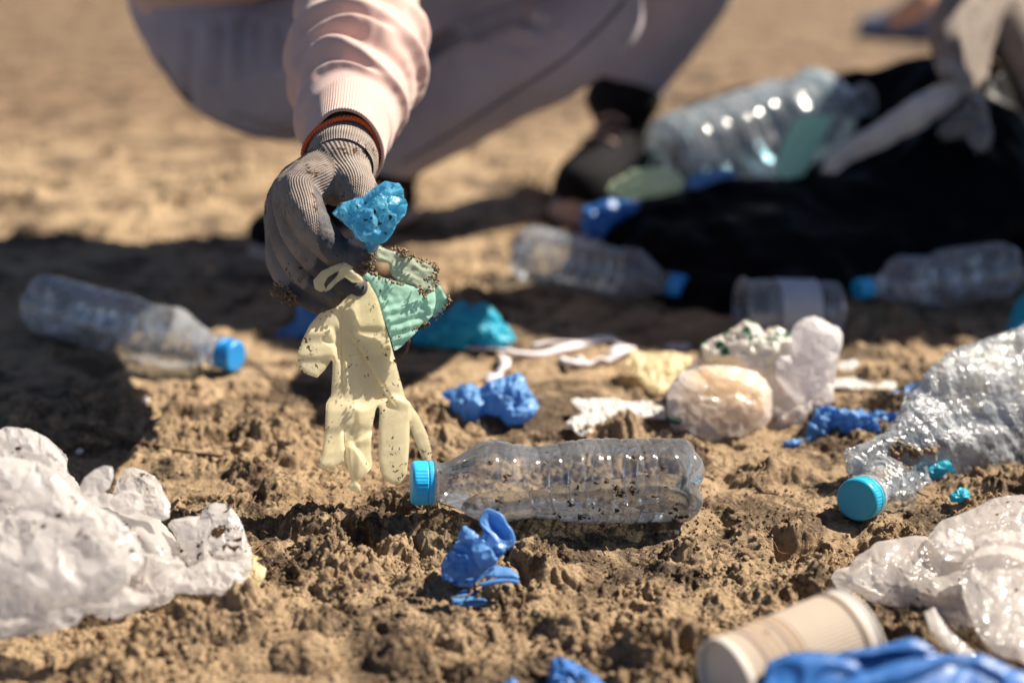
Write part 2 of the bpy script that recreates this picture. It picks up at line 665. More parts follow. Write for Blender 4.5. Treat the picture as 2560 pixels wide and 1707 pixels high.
def mat_film(name, col, trans=0.45, clear=0.0, rough=0.3, dirt=0.4, spec=0.5, wr=90.0, wrb=0.35, fine=260.0, seed=0.0, tcol=None, dcol=DIRT, coarse=38.0):
    """thin sheet (latex, nitrile, polythene, non-woven): part diffuse, part light from behind, part see-through"""
    m, nt, out = nmat(name)
    co = coord(nt)
    n1 = noise_tex(nt, co, wr, 3, 0.6, 0.8)
    n2 = noise_tex(nt, co, wr * 5, 2)
    h = math_(nt, 'ADD', n1, math_(nt, 'MULTIPLY', n2, 0.12))
    # fine creases: thin bright lines where two noise fields meet, not rounded lumps
    cr_ = ramp(nt, math_(nt, 'ABSOLUTE', math_(nt, 'SUBTRACT', noise_tex(nt, co, wr * 2.2, 2, 0.5, 1.2), 0.5)), 0.0, 0.035)
    h = math_(nt, 'ADD', math_(nt, 'MULTIPLY', h, 0.35), math_(nt, 'MULTIPLY', cr_, 0.10))
    bn = bump(nt, h, wrb * 0.6, 0.004)
    base = mixc(nt, noise_tex(nt, co, 14, 3), tuple(x * 0.9 for x in col), tuple(min(1, x * 1.06) for x in col))
    tb = tcol or col
    dm = dirt_mask(nt, co, dirt, fine, coarse, seed) if dirt > 0 else None
    if dm is not None: base = mixc(nt, dm, base, dcol)
    d = principled(nt, base=base, rough=rough, spec=spec, normal=bn)
    t = N(nt, 'ShaderNodeBsdfTranslucent', ins={'Color': c4(tb) if dm is None else mixc(nt, dm, tb, dcol), 'Normal': bn}).outputs[0]
    s = mixs(nt, trans, d, t)
    if clear > 0:
        tr = N(nt, 'ShaderNodeBsdfTransparent').outputs[0]
        f = clear if dm is None else math_(nt, 'MULTIPLY', math_(nt, 'SUBTRACT', 1.0, dm), clear)
        s = mixs(nt, f, s, tr)
    nt.links.new(s, out.inputs[0])
    return m


def mat_pet(name, tint=(0.93, 0.97, 1.0), milky=0.10, rough=0.06, dirt=0.3, wr=25.0, wrb=0.12, seed=0.0, fine=220.0, drops=0.0):
    """thin clear bottle wall"""
    m, nt, out = nmat(name)
    co = coord(nt)
    n1 = noise_tex(nt, co, wr, 3, 0.55, 1.0)
    h = n1
    if drops > 0:
        v = N(nt, 'ShaderNodeTexVoronoi', ins={'Vector': co, 'Scale': 230.0}).outputs['Distance']
        msk = ramp(nt, noise_tex(nt, co, 45, 2), 0.52, 0.6)
        dr = math_(nt, 'MULTIPLY', ramp(nt, v, 0.18, 0.32, 1.0, 0.0), msk)
        h = math_(nt, 'ADD', n1, math_(nt, 'MULTIPLY', dr, drops))
    bn = bump(nt, h, wrb, 0.01)
    fr = N(nt, 'ShaderNodeLayerWeight', ins={'Blend': 0.32, 'Normal': bn})
    tr = N(nt, 'ShaderNodeBsdfTransparent', ins={'Color': mixc(nt, fr.outputs['Facing'], tint, tuple(x * 0.72 for x in tint))}).outputs[0]
    gl = N(nt, 'ShaderNodeBsdfGlossy', ins={'Color': (1, 1, 1, 1), 'Roughness': rough, 'Normal': bn}).outputs[0]
    gf = math_(nt, 'MULTIPLY_ADD', fr.outputs['Fresnel'], 0.9, 0.03)
    s = mixs(nt, gf, tr, gl)
    df = N(nt, 'ShaderNodeBsdfDiffuse', ins={'Color': (0.75, 0.78, 0.82, 1), 'Normal': bn}).outputs[0]
    tl = N(nt, 'ShaderNodeBsdfTranslucent', ins={'Color': (0.75, 0.78, 0.82, 1), 'Normal': bn}).outputs[0]
    mk = mixs(nt, 0.5, df, tl)
    s = mixs(nt, math_(nt, 'MULTIPLY', ramp(nt, noise_tex(nt, co, 30, 4), 0.3, 0.75, 0.3, 1.3), milky), s, mk)
    if dirt > 0:
        dm = dirt_mask(nt, co, dirt, fine, 45, seed)
        dd = N(nt, 'ShaderNodeBsdfDiffuse', ins={'Color': c4(DIRT)}).outputs[0]
        s = mixs(nt, dm, s, dd)
    nt.links.new(s, out.inputs[0])
    return m


# ================================================================== GROUND
PRESS = []      # (x, y, radius, z level) hollows where things lie, and (x, y, r, h, 'clod') lumps


def ground_h(x, y):
    x = np.asarray(x, float).ravel(); y = np.asarray(y, float).ravel()
    p = np.stack([x, y], 1)
    near = 1 - sstep(1.6, 3.2, y)
    h = 0.011 * fbm2(p / 0.42, 3, 11)
    rough = sstep(-0.10, 0.34, fbm2(p / 0.17 + 4.2, 3, 21) + 0.16 * sstep(0.95, 0.62, y))
    wp = p + 0.010 * np.stack([fbm2(p / 0.03, 3, 31), fbm2(p / 0.03 + 9, 3, 32)], 1)
    f1, f2, idn = worley2(wp / 0.036, 41)
    lump = np.sqrt(np.clip(1 - (f1 / 0.62) ** 2, 0, 1)) * (0.35 + 0.65 * idn)
    pres = sstep(0.45, 0.62, idn + 0.35 * (rough - 0.4))
    h = h + 0.007 * lump * pres * rough
    g1, g2, gid = worley2(wp / 0.013 + 7.7, 51)
    lump2 = np.sqrt(np.clip(1 - (g1 / 0.62) ** 2, 0, 1)) * gid
    h = h + 0.0020 * lump2 * sstep(0.35, 0.7, gid + 0.3 * rough) * (0.25 + 0.75 * rough)
    h = h + near * (0.0050 * rough + 0.0010) * fbm2(wp / 0.011, 4, 61, 0.6)
    k1, k2, kid = worley2(wp / 0.0052 + 1.3, 71)
    h = h + near * 0.0011 * np.sqrt(np.clip(1 - (k1 / 0.7) ** 2, 0, 1)) * kid * (0.2 + 0.8 * rough)
    # broken plates with crumbling edges
    pl = fbm2(wp / 0.034 + 5.5, 4, 111, 0.58)
    h = h + near * (0.0018 + 0.0036 * rough) * (sstep(-0.02, 0.07, pl) + 0.8 * sstep(0.22, 0.29, pl))
    pl2 = fbm2(wp / 0.012 + 8.5, 3, 121, 0.58)
    h = h + near * 0.0016 * (0.25 + 0.75 * rough) * (sstep(-0.02, 0.10, pl2) + sstep(0.22, 0.32, pl2))
    rg = 1 - 2.2 * np.abs(noise2(wp / 0.0065 + 2.2, 131))
    h = h + near * 0.0011 * (0.3 + 0.7 * rough) * rg + near * 0.0006 * fbm2(p / 0.0026, 2, 133)
    # pits and cracks
    pit = sstep(0.16, 0.42, fbm2(wp / 0.05 + 2.5, 4, 81, 0.55))
    h = h - (0.003 + 0.011 * rough) * pit * near
    # trodden ridges, farther off
    h = h + 0.010 * (1 - near) * fbm2(p / 0.12, 3, 91) + 0.004 * fbm2(p / 0.07, 2, 95) * (1 - rough)
    for q in PRESS:
        if q[-1] == 'clod':
            d = np.hypot(x - q[0], (y - q[1]) * q[4]) / q[2]
            m = d < 1.3
            if m.any():
                w = 0.22 * fbm2(p[m] / (q[2] * 0.6) + q[0] * 50, 3, 5)
                b = np.clip(1 - (d[m] + w) ** 2, 0, 1) ** 0.6
                rg = 0.75 + 0.5 * fbm2(p[m] / 0.009, 3, 17, 0.6)
                h[m] += q[3] * b * rg
        else:
            d = np.hypot(x - q[0], y - q[1])
            w = 1 - sstep(q[2] * 0.6, q[2] * 1.25, d)
            h = h * (1 - w) + (q[3] + 0.25 * h) * w
    return h


def gz(px, py):
    g = G(px, py)
    return float(ground_h(g[0], g[1])[0])


def press_px(px, py, r, z): 
    g = G(px, py); PRESS.append((g[0], g[1], r, z, 'flat'))


def clod_px(px, py, r, h, asp=1.3):
    g = G(px, py); PRESS.append((g[0], g[1], r, h, asp, 'clod'))


for X_ in np.linspace(1200, 1720, 9): press_px(X_, 1285 - (X_ - 1200) * 0.03, 0.026, 0.003)
press_px(1190, 1440, 0.03, -0.002)
for c in ((1715, 1390, .018, .014), (1660, 1420, .010, .006), (780, 1330, .026, .018), (900, 1360, .024, .016), (870, 1430, .02, .013), (980, 1390, .016, .012),
          (560, 1560, .030, .020), (430, 1600, .028, .016), (640, 1540, .018, .013), (1010, 1330, .014, .010), (1030, 1480, .013, .009),
          (1680, 1640, .030, .022), (1240, 1500, .010, .007), (1290, 1470, .007, .006), (1560, 1440, .010, .006), (1980, 1350, .016, .012), (1880, 1200, .02, .013),
          (1800, 1270, .014, .009), (1960, 1190, .02, .012), (2050, 1400, .013, .009), (2200, 960, .03, .016), (2300, 940, .03, .018),
          (1550, 1090, .022, .016), (640, 1190, .02, .012), (710, 1240, .02, .013), (1000, 1650, .02, .014), (1150, 1600, .018, .012), (300, 1660, .03, .014),
          (800, 1560, .016, .010), (1440, 1590, .018, .010), (1530, 1640, .016, .01), (760, 1640, .02, .012), (2390, 1340, .016, .012), (1540, 1330, .006, .004)):
    clod_px(*c)

cols = np.concatenate([np.linspace(-8.0, -1.3, 24)[:-1], np.linspace(-1.3, -0.60, 150)[:-1], np.linspace(-0.60, 0.60, 860), np.linspace(0.60, 1.3, 150)[1:], np.linspace(1.3, 8.0, 24)[1:]])
rows_py = np.concatenate([np.arange(2600, 1810, -40.0), np.arange(1810, 900, -1.75), np.arange(900, 330, -3.0), np.arange(330, -150, -6.0)])
ry = G(np.full(len(rows_py), CX), rows_py)[:, 1]
far_y = np.concatenate([np.linspace(ry[-1] + 1, 40, 18), [80, 200, 600, 1500]])
ry = np.concatenate([ry, far_y])
depth_r = ry * CT + CAM_H * ST
XX = cols[None, :] * depth_r[:, None]
YY = np.repeat(ry[:, None], len(cols), 1)
HH = ground_h(XX, YY).reshape(XX.shape)
HH *= (1 - sstep(8, 20, YY)); 
nr, ncl = XX.shape
idx = np.arange(nr * ncl).reshape(nr, ncl)
FQ = np.stack([idx[:-1, :-1].ravel(), idx[:-1, 1:].ravel(), idx[1:, 1:].ravel(), idx[1:, :-1].ravel()], 1)


def mat_ground():
    m, nt, out = nmat('sandy soil')
    co = coord(nt)
    big = noise_tex(nt, co, 5.0, 5, 0.55)
    mid = noise_tex(nt, co, 28.0, 5, 0.6)
    fine = noise_tex(nt, co, 420.0, 4, 0.65)
    grain = noise_tex(nt, co, 1500.0, 2, 0.6)
    base = mixc(nt, ramp(nt, mid, 0.3, 0.7), (0.295, 0.207, 0.124), (0.42, 0.308, 0.19))
    base = mixc(nt, ramp(nt, big, 0.52, 0.72), base, (0.19, 0.12, 0.065))
    blot = noise_tex(nt, co, 17.0, 6, 0.7, 0.8)
    base = mixc(nt, math_(nt, 'MULTIPLY', ramp(nt, blot, 0.50, 0.60), 0.85), base, (0.085, 0.055, 0.035))
    wet = noise_tex(nt, co, 8.5, 6, 0.68, 0.5)
    base = mixc(nt, math_(nt, 'MULTIPLY', ramp(nt, wet, 0.518, 0.59), 0.8), base, (0.050, 0.034, 0.024))
    base = mixc(nt, math_(nt, 'MULTIPLY', ramp(nt, fine, 0.5, 0.72), 0.5), base, (0.50, 0.38, 0.23))
    base = mixc(nt, math_(nt, 'MULTIPLY', ramp(nt, fine, 0.46, 0.30), 0.55), base, (0.13, 0.078, 0.038))
    base = mixc(nt, ramp(nt, grain, 0.68, 0.74), base, (0.55, 0.45, 0.32))
    base = mixc(nt, ramp(nt, grain, 0.31, 0.27), base, (0.07, 0.045, 0.028))
    # trodden earth in front: dampness plus relief shade put into the colour
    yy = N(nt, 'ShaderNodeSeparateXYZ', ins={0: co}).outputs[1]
    damp_shade = ramp(nt, math_(nt, 'ADD', yy, math_(nt, 'MULTIPLY', math_(nt, 'SUBTRACT', big, 0.5), 0.9)), 1.25, 0.75)
    base = mixc(nt, math_(nt, 'MULTIPLY', damp_shade, 0.42), base, N(nt, 'ShaderNodeMix', data_type='RGBA', blend_type='MULTIPLY', ins={0: 1.0, 6: base, 7: (0.56, 0.53, 0.51, 1)}).outputs[2])
    # the ground farther back is darker and browner, in patches
    far = ramp(nt, math_(nt, 'ADD', yy, math_(nt, 'MULTIPLY', math_(nt, 'SUBTRACT', big, 0.5), 1.6)), 1.55, 2.9)
    base = mixc(nt, far, base, N(nt, 'ShaderNodeMix', data_type='RGBA', blend_type='MULTIPLY', ins={0: 1.0, 6: base, 7: (0.60, 0.56, 0.54, 1)}).outputs[2])
    h = math_(nt, 'ADD', math_(nt, 'MULTIPLY', fine, 1.0), math_(nt, 'MULTIPLY', grain, 0.35))
    bn = bump(nt, h, 0.95, 0.0014)
    nt.links.new(principled(nt, base=base, rough=0.85, spec=0.22, normal=bn), out.inputs[0])
    return m


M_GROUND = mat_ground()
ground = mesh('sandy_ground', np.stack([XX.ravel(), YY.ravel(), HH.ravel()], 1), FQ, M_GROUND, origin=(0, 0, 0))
tag(ground, kind='structure')

# crumbs of soil lying on top
import bmesh
bm = bmesh.new(); bmesh.ops.create_icosphere(bm, subdivisions=1, radius=1.0)
ICO_V = np.array([v.co[:] for v in bm.verts]); ICO_F = np.array([[v.index for v in f.verts] for f in bm.faces]); bm.free()


def lumps(cent, size, seed=0, squash=0.8, rough=0.35):
    """many small irregular lumps as one V, F(tris)"""
    rng = np.random.RandomState(seed)
    n = len(cent); k = len(ICO_V)
    sc = size[:, None] * rng.uniform(0.65, 1.3, (n, 3)); sc[:, 2] *= squash
    an = rng.uniform(0, 6.283, n); ca, sa = np.cos(an), np.sin(an)
    v = ICO_V[None] * (1 + rough * rng.uniform(-1, 1, (n, k, 1))) * sc[:, None]
    x = v[..., 0] * ca[:, None] - v[..., 1] * sa[:, None]; y = v[..., 0] * sa[:, None] + v[..., 1] * ca[:, None]
    v = np.stack([x, y, v[..., 2]], 2) + cent[:, None]
    f = ICO_F[None] + (np.arange(n) * k)[:, None, None]
    return v.reshape(-1, 3), f.reshape(-1, 3)


rs = np.random.RandomState(7)
nc = 12000
cpx = rs.uniform(-60, 2620, nc); cpy = 900 + 860 * rs.uniform(0, 1, nc) ** 0.75
cg = G(cpx, cpy)
dens = fbm2(cg[:, :2] / 0.05 + 3, 3, 101) + 0.8 * fbm2(cg[:, :2] / 0.17 + 4.2, 3, 21)
keep = dens > rs.uniform(-0.35, 0.45, nc)
cg = cg[keep]
csz = 0.0006 + 0.0030 * rs.uniform(0, 1, len(cg)) ** 5
cg[:, 2] = ground_h(cg[:, 0], cg[:, 1]) + csz * 0.35
lv, lf = lumps(cg, csz, 3)
# and fine crumbs, grain by grain
OCT_V = np.array([[1, 0, 0], [0, 1, 0], [-1, 0, 0], [0, -1, 0], [0, 0, 1], [0, 0, -1]], float)
OCT_F = np.array([[0, 1, 4], [1, 2, 4], [2, 3, 4], [3, 0, 4], [1, 0, 5], [2, 1, 5], [3, 2, 5], [0, 3, 5]])
nf_ = 60000
fpx = rs.uniform(-40, 2600, nf_); fpy = 980 + 770 * rs.uniform(0, 1, nf_) ** 0.8
fg = G(fpx, fpy)
dn_ = fbm2(fg[:, :2] / 0.03 + 13, 3, 201) + 0.5 * fbm2(fg[:, :2] / 0.17 + 4.2, 3, 21)
fg = fg[dn_ > rs.uniform(-0.5, 0.5, nf_)]
fs = 0.00035 + 0.0011 * rs.uniform(0, 1, len(fg)) ** 3
fg[:, 2] = ground_h(fg[:, 0], fg[:, 1]) + fs * 0.3
k_ = len(fg)
fv = OCT_V[None] * (fs[:, None] * rs.uniform(.6, 1.4, (k_, 3)))[:, None] * rs.uniform(.7, 1.3, (k_, 6, 1))
an_ = rs.uniform(0, 6.28, k_); ca_, sa_ = np.cos(an_)[:, None], np.sin(an_)[:, None]
fv = np.stack([fv[..., 0] * ca_ - fv[..., 1] * sa_, fv[..., 0] * sa_ + fv[..., 1] * ca_, fv[..., 2]], 2) + fg[:, None]
ff = (OCT_F[None] + (np.arange(k_) * 6)[:, None, None]).reshape(-1, 3)
lf = np.vstack([lf, ff + len(lv)]); lv = np.vstack([lv, fv.reshape(-1, 3)])
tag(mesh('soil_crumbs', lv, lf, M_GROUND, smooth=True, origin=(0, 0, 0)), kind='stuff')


# ================================================================== BOTTLES
def revolve(prof, n=96, rings=None):
    """prof rows (z, r) along +Z -> V (local), F; open ends closed by fans"""
    pr = np.asarray(prof, float)
    a = np.arange(n) * 2 * math.pi / n
    V = np.stack([pr[:, 1][:, None] * np.cos(a), pr[:, 1][:, None] * np.sin(a), np.repeat(pr[:, 0][:, None], n, 1)], 2).reshape(-1, 3)
    m = len(pr)
    i = np.arange(m - 1)[:, None] * n; j = np.arange(n)[None]
    FA = np.stack([i + j, i + (j + 1) % n, i + n + (j + 1) % n, i + n + j], 2).reshape(-1, 4)
    return V, FA


def dense(prof, n):
    p = np.asarray(prof, float)
    t = np.concatenate([[0], np.cumsum(np.linalg.norm(np.diff(p, axis=0), axis=1))])
    q = np.linspace(0, t[-1], n)
    return np.stack([np.interp(q, t, p[:, 0]), np.interp(q, t, p[:, 1])], 1)


def smooth_prof(p, it=2):
    for _ in range(it):
        q = p.copy(); q[1:-1] = 0.25 * p[:-2] + 0.5 * p[1:-1] + 0.25 * p[2:]
        p = q
    return p


def place_local(V, a, b, roll=0.0):
    """local Z axis from a (z=0) towards b; roll about it"""
    ax, s, u = frame_to(np.asarray(b) - np.asarray(a))
    c, sn = math.cos(roll), math.sin(roll)
    s2 = c * s + sn * u; u2 = -sn * s + c * u
    return np.asarray(a) + V[:, [0]] * s2 + V[:, [1]] * u2 + V[:, [2]] * ax


def cap_mesh(r, h, n=120):
    """ridged screw cap, open side at z = h"""
    pr = dense([(0, 0.0001), (0, r * 0.55), (0, r * 0.90), (h * 0.10, r * 0.985), (h * 0.2, r), (h * 0.72, r * 1.0), (h * 0.735, r * 0.955), (h * 0.775, r * 0.955), (h * 0.79, r * 1.0), (h, r * 1.0), (h, r * 0.85)], 60)
    V, FA = revolve(pr, n)
    ang = np.arctan2(V[:, 1], V[:, 0])
    on = sstep(h * 0.10, h * 0.22, V[:, 2]) * (1 - sstep(h * 0.66, h * 0.72, V[:, 2])) * (np.hypot(V[:, 0], V[:, 1]) > r * 0.9)
    k = 1 + 0.018 * on * np.sign(np.sin(ang * 40)) 
    V[:, :2] *= k[:, None]
    return V, FA


M_CAP = mat_plain('blue polyethylene cap', (0.025, 0.42, 0.78), 0.38, 0.05, 40, 0.04, 0.5, dirt=0.12)
M_CAP2 = mat_plain('deep blue polyethylene cap', (0.02, 0.25, 0.62), 0.38, 0.05, 40, 0.04, 0.5, dirt=0.15)
M_PET = mat_pet('clear bottle wall', (0.95, 0.97, 0.985), 0.16, 0.07, 0.36, 22, 0.10, 0.3, 170, drops=0.25)
M_PETD = mat_pet('dirty bottle wall', (0.90, 0.95, 1.0), 0.36, 0.16, 0.35, 30, 0.25, 1.7)
M_PETC = mat_pet('crushed bottle wall', (0.90, 0.97, 1.0), 0.58, 0.12, 0.22, 90, 0.55, 2.9)
M_PETB = mat_pet('bluish bottle wall', (0.66, 0.88, 0.97), 0.46, 0.12, 0.15, 25, 0.2, 4.1)


def mat_water():
    m, nt, out = nmat('water')
    g = N(nt, 'ShaderNodeBsdfRefraction', ins={'Color': (0.96, 0.985, 1, 1), 'IOR': 1.33, 'Roughness': 0.0}).outputs[0]
    gl = N(nt, 'ShaderNodeBsdfGlossy', ins={'Color': (1, 1, 1, 1), 'Roughness': 0.02}).outputs[0]
    tr = N(nt, 'ShaderNodeBsdfTransparent', ins={'Color': (0.95, 0.98, 1, 1)}).outputs[0]
    fr = N(nt, 'ShaderNodeFresnel', ins={'IOR': 1.33}).outputs[0]
    s = mixs(nt, fr, mixs(nt, 0.45, g, tr), gl)
    nt.links.new(s, out.inputs[0])
    return m


M_WATER = mat_water()

# --- the bottle in front, lying on its side with water in it
a0 = P(1028, 1207, 0.800); b0 = P(1737, 1200, 0.838)
L0 = float(np.linalg.norm(b0 - a0))
front = empty('water_bottle', tuple((a0 + b0) / 2 * np.array([1, 1, 0])), 'clear ribbed bottle with light blue cap and some water, beneath the hanging cream glove', 'bottle', 'discarded plastic bottles')


def pxz(x): return (x - 1028) / 709.0 * L0


prof = [(pxz(1083), .0138), (pxz(1100), .0138), (pxz(1108), .0143), (pxz(1120), .0155), (pxz(1140), .0186), (pxz(1160), .0222), (pxz(1180), .0258), (pxz(1198), .0284),
        (pxz(1215), .0297), (pxz(1240), .0296), (pxz(1262), .0286), (pxz(1295), .0264), (pxz(1322), .0255), (pxz(1350), .0260), (pxz(1380), .0275), (pxz(1410), .0292), (pxz(1440), .0303), (pxz(1480), .0309),
        (pxz(1690), .0309), (pxz(1712), .0303), (pxz(1726), .0280), (pxz(1735), .0245), (pxz(1737), .020), (pxz(1732), .012), (pxz(1722), .004), (pxz(1720), .0001)]
pr = smooth_prof(dense(prof, 460), 10)
for gx, dp, w in ((1226, .0007, 4), (1274, .0009, 5), (1328, .0009, 5), (1381, .0009, 5), (1433, .0010, 5), (1478, .0011, 5), (1497, .0009, 4), (1546, .0012, 6), (1579, .0012, 5), (1614, .0012, 6), (1666, .0006, 4)):
    z = pxz(gx); ww = w / 709.0 * L0
    pr[:, 1] -= np.where(np.arange(len(pr)) < 400, 1, 0) * dp * np.exp(-((pr[:, 0] - z) / ww) ** 2)
V, FA = revolve(pr, 128)


def petal(V, z0, z1, rm):
    ang = np.arctan2(V[:, 1], V[:, 0]); r = np.hypot(V[:, 0], V[:, 1])
    w = sstep(z0, z1, V[:, 2]) * np.exp(-((r - rm * 0.72) / (rm * 0.42)) ** 2)
    V = V.copy()
    V[:, 2] -= 0.0045 * w * (0.5 + 0.5 * np.cos(5 * ang)) ** 2
    return V


V = petal(V, pxz(1690), pxz(1728), 0.031)
# slight handling dents
ang = np.arctan2(V[:, 1], V[:, 0])
dent = 1 + 0.018 * noise3(np.stack([np.cos(ang) * 1.3, np.sin(ang) * 1.3, V[:, 2] * 30], 1), 3) * sstep(pxz(1200), pxz(1300), V[:, 2]) * (1 - sstep(pxz(1690), pxz(1720), V[:, 2]))
V[:, :2] *= dent[:, None]
WALL = V.copy()
Vw = place_local(V, a0, b0, 0.4)
F_FRONT = FA.copy()
mesh('bottle_body', Vw, FA, M_PET, front)
# tamper ring and collar
Vc, Fc = revolve(dense([(pxz(1080), .0138), (pxz(1080), .0150), (pxz(1082.5), .0166), (pxz(1086), .0166), (pxz(1088), .0145), (pxz(1088), .0138)], 24), 96)
mesh('neck_collar', place_local(Vc, a0, b0), Fc, M_PET, front)
Vc, Fc = cap_mesh(.0153, pxz(1079))
mesh('bottle_cap', place_local(Vc, a0, b0), Fc, M_CAP, front)
# water: inside volume below a level plane
prw = pr[(pr[:, 0] > pxz(1150))].copy(); prw[:, 1] = np.maximum(prw[:, 1] * 0.975 - 0.0002, 0.0001)
sel = slice(0, len(prw), 3)
prw = np.vstack([[prw[0, 0], 0.0001], prw[sel], [prw[-1, 0] - 0.001, 0.0001]])
Vq, Fq = revolve(prw, 96)
Vq = place_local(petal(Vq, pxz(1690), pxz(1728), 0.031), a0, b0, 0.4)
LEVEL = 0.0205
bm = bmesh.new()
vs_ = [bm.verts.new(v) for v in Vq]
for f in Fq:
    try: bm.faces.new([vs_[i] for i in f])
    except ValueError: pass
bmesh.ops.remove_doubles(bm, verts=bm.verts, dist=1e-5)
r_ = bmesh.ops.bisect_plane(bm, geom=bm.verts[:] + bm.edges[:] + bm.faces[:], plane_co=(0, 0, LEVEL), plane_no=(0, 0, 1), clear_outer=True)
cut = [e for e in r_['geom_cut'] if isinstance(e, bmesh.types.BMEdge)]
bmesh.ops.triangle_fill(bm, use_beauty=True, edges=cut)
bmesh.ops.recalc_face_normals(bm, faces=bm.faces)
bm.verts.index_update()
wv = np.array([v.co[:] for v in bm.verts]); wf = [[v.index for v in f.verts] for f in bm.faces]
bm.free()
wo = mesh('water', wv, wf, M_WATER, front)
for p_ in wo.data.polygons:
    if abs(p_.normal.z) > 0.98 and p_.center.z + wo.location.z + front.location.z > LEVEL - 0.0005: p_.use_smooth = False


# ================================================================== PERSON squatting behind
def cloth_mat(name, col, rough=0.85, weave=900.0, wb=0.25, sheen=0.25, var=0.12, dirt=0.0, trans=0.0, vscale=30, attr=None):
    m, nt, out = nmat(name)
    co = coord(nt)
    n = noise_tex(nt, co, vscale, 4)
    w = noise_tex(nt, co, weave, 2)
    base = mixc(nt, n, tuple(x * (1 - var) for x in col), tuple(x * (1 + var) for x in col))
    base = mixc(nt, math_(nt, 'MULTIPLY', ramp(nt, w, 0.35, 0.65), 0.35), base, tuple(x * 0.7 for x in col))
    if dirt > 0:
        base = mixc(nt, dirt_mask(nt, co, dirt), base, DIRT)
    h = w
    if attr:      # rib knit: rows follow the stored coordinate
        u = N(nt, 'ShaderNodeAttribute', attribute_name=attr).outputs['Fac']
        s = math_(nt, 'SINE', math_(nt, 'MULTIPLY', u, 6.28318))
        h = math_(nt, 'ADD', math_(nt, 'MULTIPLY', s, 0.6), math_(nt, 'MULTIPLY', w, 0.5))
        base = mixc(nt, math_(nt, 'MULTIPLY', ramp(nt, s, -0.2, -0.9), 0.45), base, tuple(x * 0.62 for x in col))
    nt.links.new(principled(nt, base=base, rough=rough, spec=0.2, sheen=sheen, normal=bump(nt, h, wb, 0.0012)), out.inputs[0])
    return m


M_PINK = cloth_mat('pink sweatshirt fleece', (0.62, 0.42, 0.37), weave=1400, sheen=0.3, var=0.06)
M_RIB = cloth_mat('pink rib knit', (0.64, 0.44, 0.385), weave=1500, wb=0.45, attr='rib', var=0.05)
M_JEANS = cloth_mat('grey denim', (0.385, 0.34, 0.385), weave=1100, var=0.22, vscale=18, sheen=0.15)
M_SKIN = mat_plain('skin', (0.55, 0.30, 0.20), 0.5, 0.08, 50, 0.05, 0.4)
M_HAIR = mat_plain('brown hair', (0.05, 0.028, 0.016), 0.5, 0.3, 300, 0.4, 0.5)
M_BLACKC = cloth_mat('black fabric', (0.006, 0.006, 0.008), rough=0.9, sheen=0.0)
M_SOLE = mat_plain('dusty rubber sole', (0.50, 0.34, 0.29), 0.7, 0.2, 80, 0.2, 0.3, dirt=0.3)
M_CORD = mat_plain('orange cord', (0.78, 0.125, 0.035), 0.55, 0.2, 400, 0.3, 0.4)


def loft(nodes, n=120, seg=128, world=False):
    """open tube grid along nodes (px,py,d,rpx); V, F, t (metres along), ang (0 = up)"""
    nd = np.asarray(nodes, float)
    if world: q = nd
    else: q = np.hstack([P(nd[:, 0], nd[:, 1], nd[:, 2]), (nd[:, 3] * nd[:, 2] / F)[:, None]])
    c = catmull(q, n)
    X = c[:, :3]; R = c[:, 3]
    T = np.gradient(X, axis=0); T /= np.linalg.norm(T, axis=1)[:, None]
    T = np.array([T[max(0, i - 3):i + 4].mean(0) for i in range(n)]); T /= np.linalg.norm(T, axis=1)[:, None]
    up = np.array([0, 0, 1.0])
    S = np.cross(T, up); S /= np.linalg.norm(S, axis=1)[:, None]
    U = np.cross(S, T)
    a = np.arange(seg) * 2 * math.pi / seg
    D = np.cos(a)[None, :, None] * U[:, None] + np.sin(a)[None, :, None] * S[:, None]
    V = X[:, None] + R[:, None, None] * D
    tt = np.concatenate([[0], np.cumsum(np.linalg.norm(np.diff(X, axis=0), axis=1))])
    i = np.arange(n - 1)[:, None] * seg; j = np.arange(seg)[None]
    FA = np.stack([i + j, i + (j + 1) % seg, i + seg + (j + 1) % seg, i + seg + j], 2).reshape(-1, 4)
    return V, FA, tt, a, D


hip = P(480, 0, 1.46)
person = empty('person', (hip[0], hip[1], 0), 'person squatting in pink sweatshirt and grey jeans, gloved hand holding out muddy litter', 'person')

# ---- jeans
def denim(name, tubes, voxel, parent, seed=0, fold=0.006):
    V, FA = joinm(tubes)
    V, FQ = remesh(V, FA, voxel, 6)
    nv = normals(V, FQ)
    q = V * np.array([1, 1, 1])
    w = fbm3(q / 0.09, 3, seed) * fold
    st = np.stack([V[:, 0] / 0.018, V[:, 1] / 0.05, V[:, 2] / 0.09], 1)
    w2 = (1 - 2 * np.abs(noise3(st, seed + 9))) * 0.004 * sstep(-0.28, -0.36, V[:, 0]) * sstep(0.20, 0.30, V[:, 2])
    V = V + nv * (w + w2)[:, None]
    return V, FQ


T_ = [pxtube([(470, -190, 1.44, 120), (480, -60, 1.42, 150), (535, 80, 1.40, 165), (690, 185, 1.38, 172), (850, 112, 1.38, 166), (1000, 18, 1.39, 140), (1150, -56, 1.39, 128), (1380, -66, 1.37, 116), (1500, -10, 1.34, 104)], n=40),
      pxtube([(1500, 40, 1.34, 112), (1400, 122, 1.34, 122), (1240, 190, 1.38, 128), (1100, 280, 1.44, 116), (990, 370, 1.49, 86), (985, 395, 1.50, 78)], n=30),
      pxtube([(480, -120, 1.46, 150), (620, -20, 1.48, 155), (1000, -160, 1.50, 150), (1500, -330, 1.55, 130), (1800, -330, 1.60, 122)], n=30),
      pxtube([(1800, -330, 1.60, 124), (1740, -90, 1.70, 122), (1672, 40, 1.75, 112), (1600, 150, 1.775, 99), (1566, 222, 1.78, 94)], n=30),
      pxtube([(440, -200, 1.50, 140), (490, -40, 1.50, 150), (640, 60, 1.49, 150)], n=12)]
